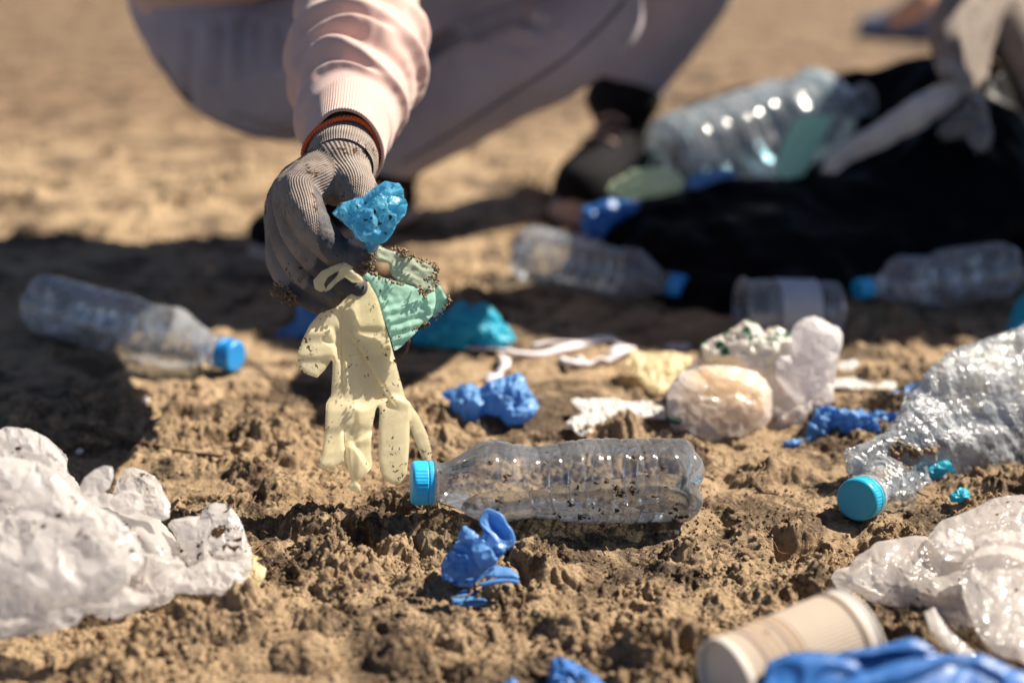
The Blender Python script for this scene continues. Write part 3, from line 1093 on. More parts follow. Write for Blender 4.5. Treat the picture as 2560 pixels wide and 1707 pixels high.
jv, jf = denim('jeans', T_, 0.009, person, 3)
from mathutils.bvhtree import BVHTree


def on_surface(V, FA, pts, back=0.0):
    """points of a surface seen at the given photo pixels"""
    bt = BVHTree.FromPolygons([Vector(v) for v in V], [list(map(int, f)) for f in FA])
    out = []
    for x, y in pts:
        dv = P(x, y, 1.0) - CAM
        h = bt.ray_cast(Vector(CAM), Vector(dv).normalized())
        if h[0] is not None: out.append(np.array(h[0]) + np.array(h[1]) * back)
    return np.array(out)


# creases behind the bent knee and across the lap
for (x0, y0, x1, y1, wd, dp) in ((1040, 135, 1300, 45, .010, .016), (1180, 90, 1330, 130, .006, .006), (1160, 130, 1290, 175, .006, .005), (1230, 60, 1390, 60, .005, .005), (1290, 30, 1400, 110, .005, .004),
                                 (560, 60, 540, 200, .006, .007), (605, 50, 600, 190, .005, .006), (650, 60, 650, 170, .005, .006), (480, 90, 470, 260, .008, .006), (700, 70, 700, 160, .005, .005), (600, 300, 730, 340, .007, .006)):
    pts = on_surface(jv, jf, [(x0 + (x1 - x0) * t, y0 + (y1 - y0) * t) for t in np.linspace(0, 1, 14)])
    if len(pts) < 2: continue
    nvj = normals(jv, jf)
    dd_ = np.full(len(jv), 9.0)
    for a_, b_ in zip(pts[:-1], pts[1:]):
        ab = b_ - a_
        t = np.clip(((jv - a_) @ ab) / (ab @ ab + 1e-12), 0, 1)
        dd_ = np.minimum(dd_, np.linalg.norm(jv - a_ - t[:, None] * ab, axis=1))
    jv = jv - nvj * (dp * np.exp(-(dd_ / wd) ** 2) - .5 * dp * np.exp(-((dd_ - 2.2 * wd) / wd) ** 2))[:, None]
jeans = mesh('jeans', jv, jf, M_JEANS, person)
sp = on_surface(jv, jf, [(1010, 405), (1100, 352), (1200, 288), (1300, 222), (1390, 165), (1470, 100), (1530, 40), (1560, 5)], .0006)
if len(sp) > 2: mesh('seam', *tube(np.hstack([sp, np.full((len(sp), 1), .0022)]), n=60, seg=8), cloth_mat('denim seam', (.17, .15, .17)), jeans)
sp = on_surface(jv, jf, [(400, 150), (450, 230), (520, 290), (600, 325), (680, 340)], .0006)
if len(sp) > 2: mesh('seam', *tube(np.hstack([sp, np.full((len(sp), 1), .0022)]), n=40, seg=8), bpy.data.materials['denim seam'], jeans)

# ---- sweatshirt: body and far sleeve (near sleeve follows)
def W(x, y, z, r): return (x, y, z, r)


sh = np.array([-0.27, 1.34, 0.56])
T_ = [tube([W(-0.385, 1.45, 0.35, .085), W(-0.36, 1.43, 0.40, .11), W(-0.25, 1.42, 0.48, .135), W(-0.10, 1.39, 0.55, .14), W(0.0, 1.35, 0.60, .115), W(0.04, 1.33, 0.64, .06)], n=26),
      tube([W(-0.36, 1.47, 0.40, .10), W(-0.28, 1.45, 0.45, .11), W(-0.12, 1.38, 0.53, .12)], n=16),
      tube([W(-0.05, 1.31, 0.57, .085), W(-0.09, 1.255, 0.545, .075), W(-0.125, 1.24, 0.48, .066), W(-0.145, 1.205, 0.42, .060)], n=18),
      tube([W(0.0, 1.40, 0.58, .09), W(0.12, 1.42, 0.54, .08), W(0.24, 1.35, 0.46, .07), W(0.27, 1.25, 0.45, .06), W(0.25, 1.16, 0.45, .05)], n=18),
      pxtube([(385, -62, 1.385, 70), (470, -18, 1.365, 70), (560, 2, 1.35, 58)], n=8)]
V, FA = joinm(T_)
V, FQ = remesh(V, FA, 0.010, 5)
V = V + normals(V, FQ) * (fbm3(V / 0.07, 3, 8) * 0.008)[:, None]
mesh('sweatshirt', V, FQ, M_PINK, person)

sl_nodes = [(863, 345, .905, 118), (870, 288, .935, 126), (880, 240, .955, 142), (889, 205, .972, 153), (895, 150, 1.0, 152), (900, 60, 1.05, 146), (905, -70, 1.12, 146), (903, -190, 1.19, 150)]
V, FA, tt, a, D = loft(sl_nodes, 240, 200)
top = 0.5 + 0.5 * np.cos(a - 0.15)[None, :]
sd = np.sin(a)[None, :]
t = tt[:, None] + 0.004 * np.sin(3 * a)[None, :] + 0.010 * sd ** 2
q = np.stack(np.broadcast_arrays(t / 0.05, np.cos(a)[None] * 1.3, np.sin(a)[None] * 1.3), 2).reshape(-1, 3)
nz = fbm3(q, 3, 77).reshape(t.shape)


def ridge(c, w, A, skew=0.0):
    return A * np.exp(-((t - c - skew * sd + 0.005 * nz) / w) ** 2)


fold = (ridge(0.043, .006, .0050, .010) + ridge(0.066, .0085, .0075, -.014) + ridge(0.094, .008, .0085, .016) + ridge(0.122, .009, .0075, -.010) + ridge(.152, .010, .0085, .014) + ridge(.19, .012, .008, -.015)
        - ridge(0.054, .006, .0045, -.004) - ridge(0.081, .007, .008, .006) - ridge(.108, .008, .006, -.004)) * (0.35 + 0.65 * top)
fold = fold + 0.004 * nz * sstep(.03, .06, t) - 0.006 * np.exp(-((tt[:, None] - 0.0) / 0.008) ** 2)
V = V + D * fold[..., None]
mesh('sleeve', V.reshape(-1, 3), FA[:, ::-1], M_PINK, person)
# stitched seam roll where sleeve meets cuff, and the ribbed cuff
cuff_nodes = [(858, 388, .857, 107), (859, 380, .864, 107), (861, 365, .875, 108), (864, 335, .90, 110), (868, 300, .928, 114), (871, 285, .938, 110)]
V, FA, tt, a, D = loft(cuff_nodes, 60, 240)
sag = (0.0035 * np.sin(a * 2 + 0.6) + 0.002 * np.sin(a * 3 + 2))[None, :] * np.linspace(1, 0.3, 60)[:, None]
V = V + D * sag[..., None]
inn = V - D * 0.0026
rib = np.tile(np.arange(240) / 240.0 * 104, 60)
Vall = np.vstack([V.reshape(-1, 3), inn.reshape(-1, 3)])
n_ = 60 * 240
rim = np.stack([np.arange(240), (np.arange(240) + 1) % 240, (np.arange(240) + 1) % 240 + n_, np.arange(240) + n_], 1)
mesh('cuff', Vall, np.vstack([FA[:, ::-1], FA + n_, rim]), M_RIB, person, attrs={'rib': np.concatenate([rib, rib])})

# ---- body under the clothes: one continuous skin
T_ = [tube([W(-0.37, 1.44, 0.37, .085), W(-0.25, 1.39, 0.47, .11), W(-0.10, 1.39, 0.54, .11), W(0.01, 1.34, 0.61, .055), W(0.05, 1.32, 0.65, .05)], n=24),
      tube([W(0.06, 1.30, 0.68, .07), W(0.09, 1.28, 0.72, .086), W(0.09, 1.27, 0.77, .085)], n=10),
      tube([W(0.10, 1.20, 0.71, .018), W(0.10, 1.185, 0.698, .015)], n=4), 
      tube([W(-0.05, 1.31, 0.56, .06), W(-0.09, 1.255, 0.535, .05), W(-0.125, 1.24, 0.47, .045), W(-0.145, 1.205, 0.41, .04)], n=14),
      tube([W(*w_, r_) for w_, r_ in zip(P([904, 895, 880, 868, 860, 857], [-190, 150, 240, 310, 360, 400], [1.19, 1.0, .955, .925, .90, .86]), (.04, .036, .032, .028, .0225, .021))], n=20),
      tube([W(0.0, 1.40, 0.57, .06), W(0.12, 1.42, 0.53, .05), W(0.24, 1.35, 0.455, .042), W(0.27, 1.25, 0.445, .036), W(0.25, 1.13, 0.445, .028), W(0.25, 1.07, .44, .03)], n=16),
      pxtube([(480, -60, 1.42, 120), (535, 80, 1.40, 135), (690, 185, 1.38, 140), (850, 112, 1.39, 125), (1000, 18, 1.40, 104), (1150, -56, 1.40, 96), (1380, -66, 1.38, 86), (1496, -10, 1.35, 78)], n=30),
      pxtube([(1500, 40, 1.34, 84), (1400, 122, 1.34, 92), (1240, 190, 1.38, 98), (1100, 280, 1.44, 86), (985, 405, 1.50, 60), (960, 470, 1.52, 55)], n=24),
      pxtube([(480, -120, 1.46, 110), (620, -20, 1.48, 115), (1000, -160, 1.50, 110), (1500, -330, 1.55, 96), (1800, -330, 1.60, 84)], n=24),
      pxtube([(1800, -330, 1.60, 84), (1740, -90, 1.70, 90), (1672, 40, 1.75, 80), (1566, 222, 1.78, 64), (1540, 330, 1.78, 58)], n=24)]
V, FA = joinm(T_)
V, FQ = remesh(V, FA, 0.011, 4)
mesh('body', V, FQ, M_SKIN, person)
V, FA = joinm([tube([W(0.06, 1.33, 0.72, .085), W(0.08, 1.30, 0.76, .094), W(0.09, 1.28, .79, .088)], n=10), tube([W(0.03, 1.38, 0.76, .05), W(0.0, 1.44, 0.74, .035), W(-0.02, 1.47, 0.68, .012)], n=10)])
V, FQ = remesh(V, FA, 0.009, 3)
V = V + normals(V, FQ) * (noise3(V * np.array([90, 90, 14]), 4) * 0.004)[:, None]
mesh('hair', V, FQ, M_HAIR, person)


def shoe(name, heel, ball, tip, width, parent, ankle=None, mu=None, ms=None, hgt=0.075, sole_t=0.026):
    """sneaker from heel to toe: upper, thick sole, laces; points are world coordinates on the ground"""
    heel, ball, tip = map(np.asarray, (heel, ball, tip))
    root = parent
    ax = tip - heel; L = np.linalg.norm(ax); ax = ax / L
    sd_ = np.cross(ax, [0, 0, 1.0]); sd_ /= np.linalg.norm(sd_); up = np.cross(sd_, ax)
    st = np.array([0, .04, .12, .25, .40, .55, .70, .82, .91, .97, 1.0])
    wd = np.array([.30, .55, .70, .72, .70, .80, .98, 1.0, .86, .58, .22]) * width / 2
    tp = np.array([.75, .95, 1.0, 1.0, .92, .72, .58, .50, .44, .38, .32]) * hgt

    def body(z0, top, grow):
        rows = []
        for s, w, h in zip(st, wd, top):
            w = w * grow
            prof_ = [(-w, z0), (-w * 1.02, z0 + 0.35 * (h - z0)), (-w * 0.86, z0 + 0.75 * (h - z0)), (-w * 0.45, h), (0, h + .004), (w * 0.45, h), (w * 0.86, z0 + 0.75 * (h - z0)), (w * 1.02, z0 + 0.35 * (h - z0)), (w, z0), (0, z0)]
            rows.append([heel + ax * L * s + sd_ * x + up * z for x, z in prof_])
        R = np.array(rows); k = R.shape[1]; m_ = len(st)
        FA_ = [[i * k + j, i * k + (j + 1) % k, (i + 1) * k + (j + 1) % k, (i + 1) * k + j] for i in range(m_ - 1) for j in range(k)]
        FA_ += [list(range(k))[::-1], [(m_ - 1) * k + j for j in range(k)]]
        return R.reshape(-1, 3), FA_
    o = []
    V1, F1 = body(sole_t * 0.8, tp + sole_t, 0.96)
    tubes = [(V1, F1)]
    if ankle is not None:
        an = np.asarray(ankle, float)
        base = heel + ax * L * 0.24 + up * (hgt * 0.6)
        tubes.append(tube([(*base, width * .40), (*(base * .5 + an[:3] * .5), width * .41), (*an[:3], an[3])], n=8))
    V1, F1 = joinm(tubes); V1, F1 = remesh(V1, F1, 0.006, 4)
    sh_ = mesh('shoe', V1, F1, mu, parent)
    V2, F2 = body(0.0, np.full(len(st), sole_t) - .004, 1.06)
    V2, F2 = remesh(V2, F2, 0.005, 2)
    mesh('sole', V2, F2, ms, sh_)
    lt = []
    for s in (.42, .52, .62):
        h = np.interp(s, st, tp) + sole_t + .004; w = np.interp(s, st, wd) * .6
        lt.append(tube([(*(heel + ax * L * s - sd_ * w + up * (h - .006)), .003), (*(heel + ax * L * (s + .015) + up * (h + .003)), .003), (*(heel + ax * L * s + sd_ * w + up * (h - .006)), .003)], n=8, seg=8))
    V3, F3 = joinm(lt)
    mesh('laces', V3, F3, M_SOLE, sh_)
    return sh_


# near shoe: ankle under the near shin, toe towards the camera left; far shoe likewise
g1 = G(1030, 560); g2 = G(640, 655)
shoe('shoe', (g1[0], g1[1], gz(1030, 560)), g1, (g2[0], g2[1], gz(640, 655)), 0.094, person, ankle=(*P(985, 400, 1.50), .040), mu=M_BLACKC, ms=M_SOLE, hgt=0.070)
g1 = G(1575, 490); g2 = G(1425, 560)
shoe('shoe', (g1[0] + 0.01, g1[1] + 0.06, gz(1575, 490)), g1, (g2[0], g2[1] - 0.02, gz(1425, 560)), 0.098, person, ankle=(*P(1558, 255, 1.78), .062), mu=M_BLACKC, ms=M_SOLE, hgt=0.10, sole_t=.042)

# ---- work glove: knitted back, rubber-coated palm and fingers
FING = {
    'index': [(800, 452, .832, 56), (752, 482, .822, 54), (768, 538, .812, 50), (800, 588, .808, 44), (850, 633, .810, 39), (893, 655, .815, 34)],
    'middle': [(770, 452, .848, 56), (732, 482, .840, 50), (734, 545, .832, 45), (754, 598, .826, 40), (805, 662, .822, 35), (890, 716, .822, 29)],
    'ring': [(745, 462, .862, 54), (714, 500, .858, 46), (712, 568, .852, 41), (726, 630, .846, 37), (777, 700, .838, 33), (838, 735, .832, 29)],
    'little': [(749, 470, .874, 50), (702, 520, .872, 41), (700, 600, .868, 36), (704, 664, .862, 35), (749, 724, .850, 32), (812, 763, .842, 30)],
    'thumb': [(868, 440, .842, 62), (902, 492, .818, 48), (912, 552, .808, 41), (908, 610, .806, 37), (900, 650, .806, 32)],
}
T_ = [pxtube(FING[k], n=30, seg=20) for k in FING]
T_ += [pxtube([(857, 372, .868, 80), (852, 405, .852, 80), (845, 440, .846, 77)], n=12, seg=28),
       pxtube([(848, 415, .850, 66), (795, 445, .838, 62), (752, 475, .828, 54)], n=12),
       pxtube([(848, 415, .856, 66), (780, 448, .850, 62), (730, 478, .842, 50)], n=12),
       pxtube([(850, 420, .862, 64), (770, 455, .864, 60), (712, 500, .858, 46)], n=12),
       pxtube([(852, 425, .866, 60), (775, 470, .874, 54), (704, 522, .872, 40)], n=12)]
V, FA = joinm(T_)
V, FQ = remesh(V, FA, 0.0013, 4)
# which finger, how far along it, and which way round
best = np.full(len(V), 1e9); along = np.zeros(len(V)); rib = np.zeros(len(V)); rel = np.zeros(len(V))
palm_dir = RGT * 0.80 - FWD * 0.15 - UPV * 0.55
for fi, k in enumerate(FING):
    nd = np.asarray(FING[k], float)
    c = catmull(np.hstack([P(nd[:, 0], nd[:, 1], nd[:, 2]), (nd[:, 3] * nd[:, 2] / F)[:, None]]), 60)
    d2 = np.linalg.norm(V[:, None, :] - c[None, :, :3], axis=2) / c[None, :, 3]
    j = d2.argmin(1); dm = d2[np.arange(len(V)), j]
    m_ = dm < best
    tg = np.gradient(c[:, :3], axis=0); tg /= np.linalg.norm(tg, axis=1)[:, None]
    out_ = V - c[j, :3]; tj = tg[j]
    pd = palm_dir - tj * (tj @ palm_dir)[:, None]; pd /= np.linalg.norm(pd, axis=1)[:, None]
    sdv = np.cross(tj, pd)
    an = np.arctan2((out_ * sdv).sum(1), (out_ * pd).sum(1))
    best = np.where(m_, dm, best); along = np.where(m_, j / 59.0, along)
    rel = np.where(m_, np.cos(an), rel)
    rib = np.where(m_, an * 0.0135 / 0.0017 + fi * 3, rib)
wob = 0.10 * fbm3(V / 0.012, 2, 6)
coat = np.maximum(sstep(0.76, 0.80, along + wob), sstep(0.42, 0.50, rel + wob * 1.5) * sstep(0.16, 0.24, along))
d0 = V - P(850, 400, .85)
wr = ((d0 @ UPV) > -0.022) & (d0 @ RGT > -0.028)
coat = np.where(wr, 0, coat)
nv = normals(V, FQ)
V = V + nv * ((np.sin(rib * 6.283) * 0.00018 * (1 - coat)) + coat * (0.00045 * fbm3(V / 0.0035, 2, 12) + 0.0004))[:, None]
V = V + nv * (0.0012 * fbm3(V / 0.014, 2, 15))[:, None]


def mat_glove(name):
    m, nt, out = nmat(name)
    co = coord(nt)
    ct = N(nt, 'ShaderNodeAttribute', attribute_name='coat').outputs['Fac']
    u = N(nt, 'ShaderNodeAttribute', attribute_name='rib').outputs['Fac']
    s = math_(nt, 'SINE', math_(nt, 'MULTIPLY', u, 6.28318))
    nz_ = noise_tex(nt, co, 1300, 2)
    big = noise_tex(nt, co, 45, 4)
    knit = mixc(nt, ramp(nt, big, 0.35, 0.7), (0.36, 0.305, 0.265), (0.25, 0.20, 0.17))
    knit = mixc(nt, math_(nt, 'MULTIPLY', ramp(nt, s, 0.0, -0.9), 0.55), knit, (0.12, 0.095, 0.085))
    knit = mixc(nt, ramp(nt, nz_, 0.62, 0.7), knit, (0.16, 0.13, 0.115))
    rub = mixc(nt, ramp(nt, big, 0.4, 0.65), (0.055, 0.055, 0.066), (0.115, 0.105, 0.105))
    mud = dirt_mask(nt, co, 0.42, 190, 30, 3.3)
    base = mixc(nt, ct, knit, rub)
    base = mixc(nt, mud, base, DIRT)
    wr_ = noise_tex(nt, co, 620, 3, 0.5, 1.6)
    hk = math_(nt, 'ADD', math_(nt, 'MULTIPLY', s, 0.5), nz_)
    h = N(nt, 'ShaderNodeMix', data_type='FLOAT', ins={0: ct, 2: hk, 3: wr_}).outputs[0]
    ro = N(nt, 'ShaderNodeMix', data_type='FLOAT', ins={0: ct, 2: 0.92, 3: 0.62}).outputs[0]
    nt.links.new(principled(nt, base=base, rough=ro, spec=0.3, normal=bump(nt, h, 0.55, 0.0011)), out.inputs[0])
    return m


M_GLOVE = mat_glove('knitted work glove with rubber coating')
wg = mesh('work_glove', V, FQ, M_GLOVE, person, attrs={'coat': coat, 'rib': rib})
# the glove's elastic wrist band
wn_ = [(854, 418, .846, 80), (856, 404, .853, 86), (857, 394, .859, 90), (858, 386, .863, 88), (859, 376, .868, 90), (861, 355, .878, 88)]
V, FA, tt, a, D = loft(wn_, 40, 200)
V = V + D * (0.0012 * np.exp(-((tt - 0.008) / .003) ** 2))[:, None, None]
rib = np.tile(np.arange(200) / 200.0 * 84, 40)
mesh('wrist_band', V.reshape(-1, 3), FA[:, ::-1], M_GLOVE, wg, attrs={'coat': np.zeros(40 * 200), 'rib': rib})
# mud stuck to the knuckles and fingertips
def mud_at(pts, name, parent, seed, sz=0.0022, spread=0.004, n=22):
    rng = np.random.RandomState(seed)
    c = np.vstack([p + rng.normal(size=(n, 3)) * spread * np.array([1, .5, .8]) for p in pts])
    v, f = lumps(c, sz * rng.uniform(0.4, 1.2, len(c)), seed, 1.0, 0.4)
    o = mesh(name, v, f, M_GROUND, parent, smooth=True)
    o['kind'] = 'stuff'
    return o


mud_at([P(695, 725, .842), P(712, 738, .84), P(725, 746, .836)], 'mud', wg, 5, .0013, .0034, 34)
mud_at([P(920, 640, .80), P(916, 655, .80), P(908, 672, .802)], 'mud', wg, 6, .0014, .0032, 34)

# bracelet: twisted orange cord round the wrist
an = np.linspace(0, 2 * math.pi, 240, endpoint=False)
cen = P(857, 388, .858); ax = P(870, 288, .935) - P(857, 398, .846); ax /= np.linalg.norm(ax)
S = np.cross(ax, [0, 0, 1]); S /= np.linalg.norm(S); U = np.cross(S, ax)
rr = 93 * .853 / F
T_ = []
for ph in (0, math.pi):
    k = 34
    off = 0.0011
    pts = cen + (rr + off * np.cos(an * k + ph) + .0012 * np.sin(3 * an))[:, None] * (np.cos(an)[:, None] * U + np.sin(an)[:, None] * S) + ax * (off * np.sin(an * k + ph) + .004 * np.sin(an + .5))[:, None]
    seg = 6
    pts = np.vstack([pts, pts[:1]])
    T_.append(tube(np.hstack([pts, np.full((len(pts), 1), .00125)]), n=len(pts), seg=seg, cap=False))
V, FA = joinm(T_)
mesh('bracelet', V, FA, M_CORD, person)


# ================================================================== THINGS HELD IN THE HAND
M_LATEX = mat_film('cream latex', (0.97, 0.875, 0.61), trans=0.56, clear=0.16, rough=0.42, dirt=0.46, wr=35, wrb=0.25, fine=330, tcol=(0.99, 0.90, 0.66))
M_NIT_L = mat_film('light blue film', (0.20, 0.60, 0.82), trans=0.60, clear=0.12, rough=0.34, dirt=0.42, wr=60, wrb=0.3, tcol=(0.28, 0.78, 0.98), seed=2.2)
M_NIT = mat_film('blue nitrile', (0.16, 0.38, 0.72), trans=0.42, rough=0.36, dirt=0.22, wr=55, wrb=0.3, tcol=(0.17, 0.42, 0.82), seed=5.2)
M_NITD = mat_film('deep blue nitrile', (0.035, 0.17, 0.50), trans=0.2, rough=0.4, dirt=0.15, wr=55, wrb=0.3, seed=6.2)
M_NITC = mat_film('cyan nitrile', (0.03, 0.48, 0.66), trans=0.4, rough=0.4, dirt=0.15, wr=55, wrb=0.3, seed=7.2)
M_MASK = mat_film('teal non-woven cloth', (0.56, 0.84, 0.73), trans=0.50, clear=0.14, rough=0.8, spec=0.15, dirt=0.42, wr=900, wrb=0.35, tcol=(0.60, 0.93, 0.78), seed=8.2, fine=240)
M_MASKI = mat_film('pale green mask lining', (0.72, 0.78, 0.62), trans=0.45, rough=0.8, spec=0.15, dirt=0.5, wr=900, wrb=0.35, seed=9.2)


def soft(name, pieces, mat, parent=None, label=None, cat=None, group=None, origin_px=None, sub=True):
    """one flexible thing made of swollen, creased pieces joined into one mesh.
    piece: dict(o=outline px, d=depth, half, edge, step, cr=(amp px, size px, seed), tilt, grow, bk)"""
    parts = []
    for p in pieces:
        o = p['o']; d = p['d']; st = p.get('step', 5.0)
        ys = np.array(o)[:, 1]; y1 = ys.max(); y0 = ys.min()
        ti = p.get('tilt', 0.0)
        base = d if callable(d) else (lambda x, y, d=d, ti=ti, y1=y1: d + ti * (y1 - y) / F * d)
        rf = None
        if p.get('ridge'): rf = p['ridge']
        fa = p.get('fa')
        if fa: st = fa[0]
        V, T, PX, side = pillow(o, base, st, p.get('half', 20), p.get('edge', 25), ridge=rf, flat_back=p.get('back', 0.6), jit=.42 if fa else .12)
        if fa:
            mf = (d if not callable(d) else float(np.mean(base(np.array(o)[:, 0], np.array(o)[:, 1])))) / F
            V, T = facets(V, T, fa[1] * mf, *fa[2:])
        if p.get('grow'):
            V = buckle(V, T, p['grow'], **p.get('bk', {}))
            V, T = subdivide(V, T)
            V = buckle(V, T, 1.035, 40, .03, .25, 5)
            PX = None
        for cr in (p['cr'] if isinstance(p.get('cr'), list) else [p['cr']] if p.get('cr') else []):
            m = (d if not callable(d) else float(np.mean(base(np.array(o)[:, 0], np.array(o)[:, 1])))) / F
            V = V + normals(V, T) * crumple(V, cr[0] * m, cr[1] * m, cr[2], *(cr[3:] if len(cr) > 3 else ()))[:, None]
        parts.append((V, T))
    V, FA = joinm(parts)
    return mesh(name, V, np.array(FA), mat, parent) if parent is not None else tag(mesh(name, V, np.array(FA), mat), label, cat, group)


Z2 = (600, 400, 3.672); Z3 = (640, 640, 2.45)
# --- light blue crumpled film held between thumb and finger
o_main = zp([(840, 490), (920, 400), (1050, 340), (1120, 345), (1220, 270), (1340, 195), (1470, 210), (1505, 265), (1510, 340), (1545, 410), (1530, 480), (1470, 560), (1410, 610), (1390, 680), (1350, 740), (1260, 790), (1190, 860), (1150, 800), (1120, 750), (1060, 730), (1010, 640), (900, 540)], *Z2)
o_pock = zp([(1170, 420), (1230, 350), (1350, 270), (1440, 250), (1480, 300), (1490, 370), (1400, 420), (1280, 470), (1200, 480)], *Z2)
o_flap = zp([(1040, 600), (1060, 480), (1120, 430), (1240, 450), (1270, 520), (1290, 700), (1220, 760), (1110, 750), (1050, 690)], *Z2)
o_rim = zp([(850, 490), (960, 410), (1070, 345), (1130, 350), (1230, 280), (1340, 200), (1460, 212), (1480, 240), (1350, 260), (1230, 350), (1120, 430), (1040, 560), (1010, 620), (930, 560)], *Z2)
o_r2 = zp([(1300, 560), (1400, 450), (1500, 350), (1545, 410), (1520, 490), (1440, 600), (1390, 700), (1330, 760), (1260, 790), (1290, 660)], *Z2)
soft('rubber_glove', [dict(o=o_main, d=.792, half=16, edge=22, fa=(24, 13, 3, .55, 3)),
                       dict(o=o_flap, d=.785, half=7, edge=18, fa=(22, 9, 3, .4, 8)),
                       dict(o=o_rim, d=.782, half=8, edge=10, fa=(15, 7, 2, .4, 5)),
                       dict(o=o_r2, d=.783, half=7, edge=12, fa=(15, 7, 2, .4, 12))],
     M_NIT_L, None, 'crumpled light blue glove with soil specks pinched between thumb and forefinger', 'glove')

# --- cream latex glove hanging down
lg = [(545, 260), (640, 190), (690, 150), (720, 190), (745, 250), (780, 380), (830, 550), (880, 740), (920, 880), (950, 960), (945, 1010), (860, 1020), (750, 960), (700, 990), (560, 1010), (425, 1010), (430, 900), (460, 850), (465, 760), (470, 650), (463, 560), (455, 470), (470, 380), (500, 310)]
th = [(520, 300), (560, 330), (540, 430), (500, 520), (465, 590), (468, 630), (420, 700), (375, 747), (300, 720), (255, 680), (249, 620), (280, 520), (330, 420), (390, 350), (450, 345)]
f1 = [(425, 860), (545, 860), (540, 1000), (545, 1150), (552, 1262), (470, 1300), (383, 1300), (400, 1220), (420, 1100), (424, 990)]
f2 = [(535, 900), (640, 870), (748, 920), (735, 960), (712, 1060), (706, 1200), (716, 1280), (680, 1330), (615, 1378), (640, 1405), (644, 1450), (600, 1442), (555, 1415), (590, 1378), (560, 1300), (545, 1220), (535, 1050)]
f3 = [(752, 900), (860, 890), (925, 930), (940, 1010), (936, 1150), (922, 1330), (880, 1395), (830, 1398), (772, 1352), (750, 1250), (752, 1050)]
f4 = [(900, 880), (935, 884), (1000, 980), (1060, 1110), (1078, 1200), (1077, 1282), (1040, 1276), (1000, 1200), (960, 1090), (935, 1000), (915, 950)]
loop1 = [(540, 38), (600, 70), (560, 90), (500, 95), (440, 130), (415, 175), (430, 205), (400, 222), (360, 205), (347, 150), (400, 95), (470, 60)]
loop2 = [(520, 60), (560, 50), (600, 90), (650, 130), (662, 162), (590, 165), (545, 130), (500, 160), (450, 210), (415, 222), (440, 180), (500, 120)]
pleat = lambda x, y: 7 * np.exp(-((x - (905 - 0.10 * (y - 780)) + 0.35 * (y - 780) * 0) / 10.0) ** 2) - 6 * np.exp(-((x - 876 - 0.22 * (y - 700)) / 9.0) ** 2)
fold_ = lambda x, y: 9 * np.tanh(((x - 830) * 0.80 - (y - 800) * 0.52 - 30) / 5.0) * np.clip((y - 720) / 120, 0, 1) * np.clip((1010 - y) / 120, 0, 1) + 3 * np.sin(x / 17.0 + y / 60.0)
whole = [(545, 260), (640, 190), (690, 150), (720, 190), (745, 250), (780, 380), (830, 550), (880, 740), (920, 880), (935, 884), (1000, 980), (1060, 1110), (1078, 1200), (1077, 1282), (1040, 1276), (1000, 1200), (960, 1090), (943, 1010), (940, 1150), (924, 1330), (880, 1395), (830, 1398), (772, 1352), (750, 1250), (752, 1050), (758, 935), (746, 917), (735, 935), (712, 1060), (706, 1200), (716, 1280), (680, 1330), (615, 1378), (640, 1405), (644, 1450), (600, 1442), (555, 1415), (588, 1378), (562, 1300), (549, 1220), (541, 1060), (537, 1060), (541, 1150), (550, 1262), (470, 1300), (383, 1300), (400, 1220), (420, 1100), (425, 990), (430, 900), (460, 850), (465, 760), (470, 650), (464, 632), (420, 700), (375, 747), (300, 720), (255, 680), (249, 620), (280, 520), (330, 420), (390, 350), (450, 330), (500, 310)]
Z = lambda x, y: ((x - 640) * 2.45, (y - 640) * 2.45)


def glove_folds(x, y):
    """folds of the hanging glove in photo px towards the eye"""
    u, v = Z(x, y)
    r = 0
    # the palm folds over itself: a long step running down to the right
    e = (u - 575) * .50 - (v - 470) * .32
    e = (u - (575 + (v - 470) * .62)) / 9.0
    r = r + 8 * np.tanh(e) * sstep(440, 540, v) * sstep(960, 860, v)
    e2 = (u - (515 + (v - 300) * .03)) / 10.0
    r = r - 5 * np.exp(-e2 ** 2) * sstep(300, 380, v) * sstep(900, 800, v)
    r = r + 5 * np.exp(-((u - (545 + .05 * (v - 560))) / 14.0) ** 2) * sstep(540, 600, v) * sstep(900, 700, v)
    # thumb joins with a pleat
    r = r + 9 * np.tanh((478 - u + .12 * (v - 500)) / 9.0) * sstep(420, 480, v) * sstep(660, 600, v)
    r = r - 5 * np.exp(-((v - (520 + .4 * (u - 430))) / 14.0) ** 2) * sstep(390, 430, u) * sstep(520, 490, u)
    # hollows at the finger roots, kinked finger tips
    r = r + 7 * np.tanh((v - (905 - .10 * (u - 640) + 26 * np.sin((u - 560) / 55.0))) / 10.0) * sstep(590, 640, u) * sstep(960, 930, u)
    r = r + 6 * np.tanh(((u - 640) * .45 + (v - 1120) * .8) / 8.0) * sstep(1020, 1080, v) * sstep(520, 560, u) * sstep(740, 700, u)
    r = r - 6 * np.tanh(((u - 660) * .8 - (v - 1250) * .55) / 8.0) * sstep(1120, 1180, v) * sstep(540, 580, u) * sstep(740, 700, u)
    r = r + 5 * np.tanh(((u - 470) * .7 + (v - 1150) * .6) / 8.0) * sstep(1040, 1100, v) * sstep(560, 530, u)
    r = r + 0.9 * np.sin(u / 34.0 + v / 150.0) * sstep(1400, 1000, v)
    return r


soft('latex_glove', [dict(o=zp(whole, *Z3), d=(lambda x, y: .812 + .55 * (x - 850) / F * .812), half=6.5, edge=15, step=3.3, ridge=glove_folds, cr=[(1.8, 70, 3, 5, .3), (.5, 22, 4)]),
                     dict(o=zp(loop1, *Z3), d=.794, half=8, edge=12, step=2.8, cr=[(2.5, 30, 14)]),
                     dict(o=zp(loop2, *Z3), d=.790, half=7, edge=10, step=2.8, cr=[(2.5, 24, 15)])],
     M_LATEX, None, 'soiled cream latex glove hanging fingers down from the gloved hand', 'glove')

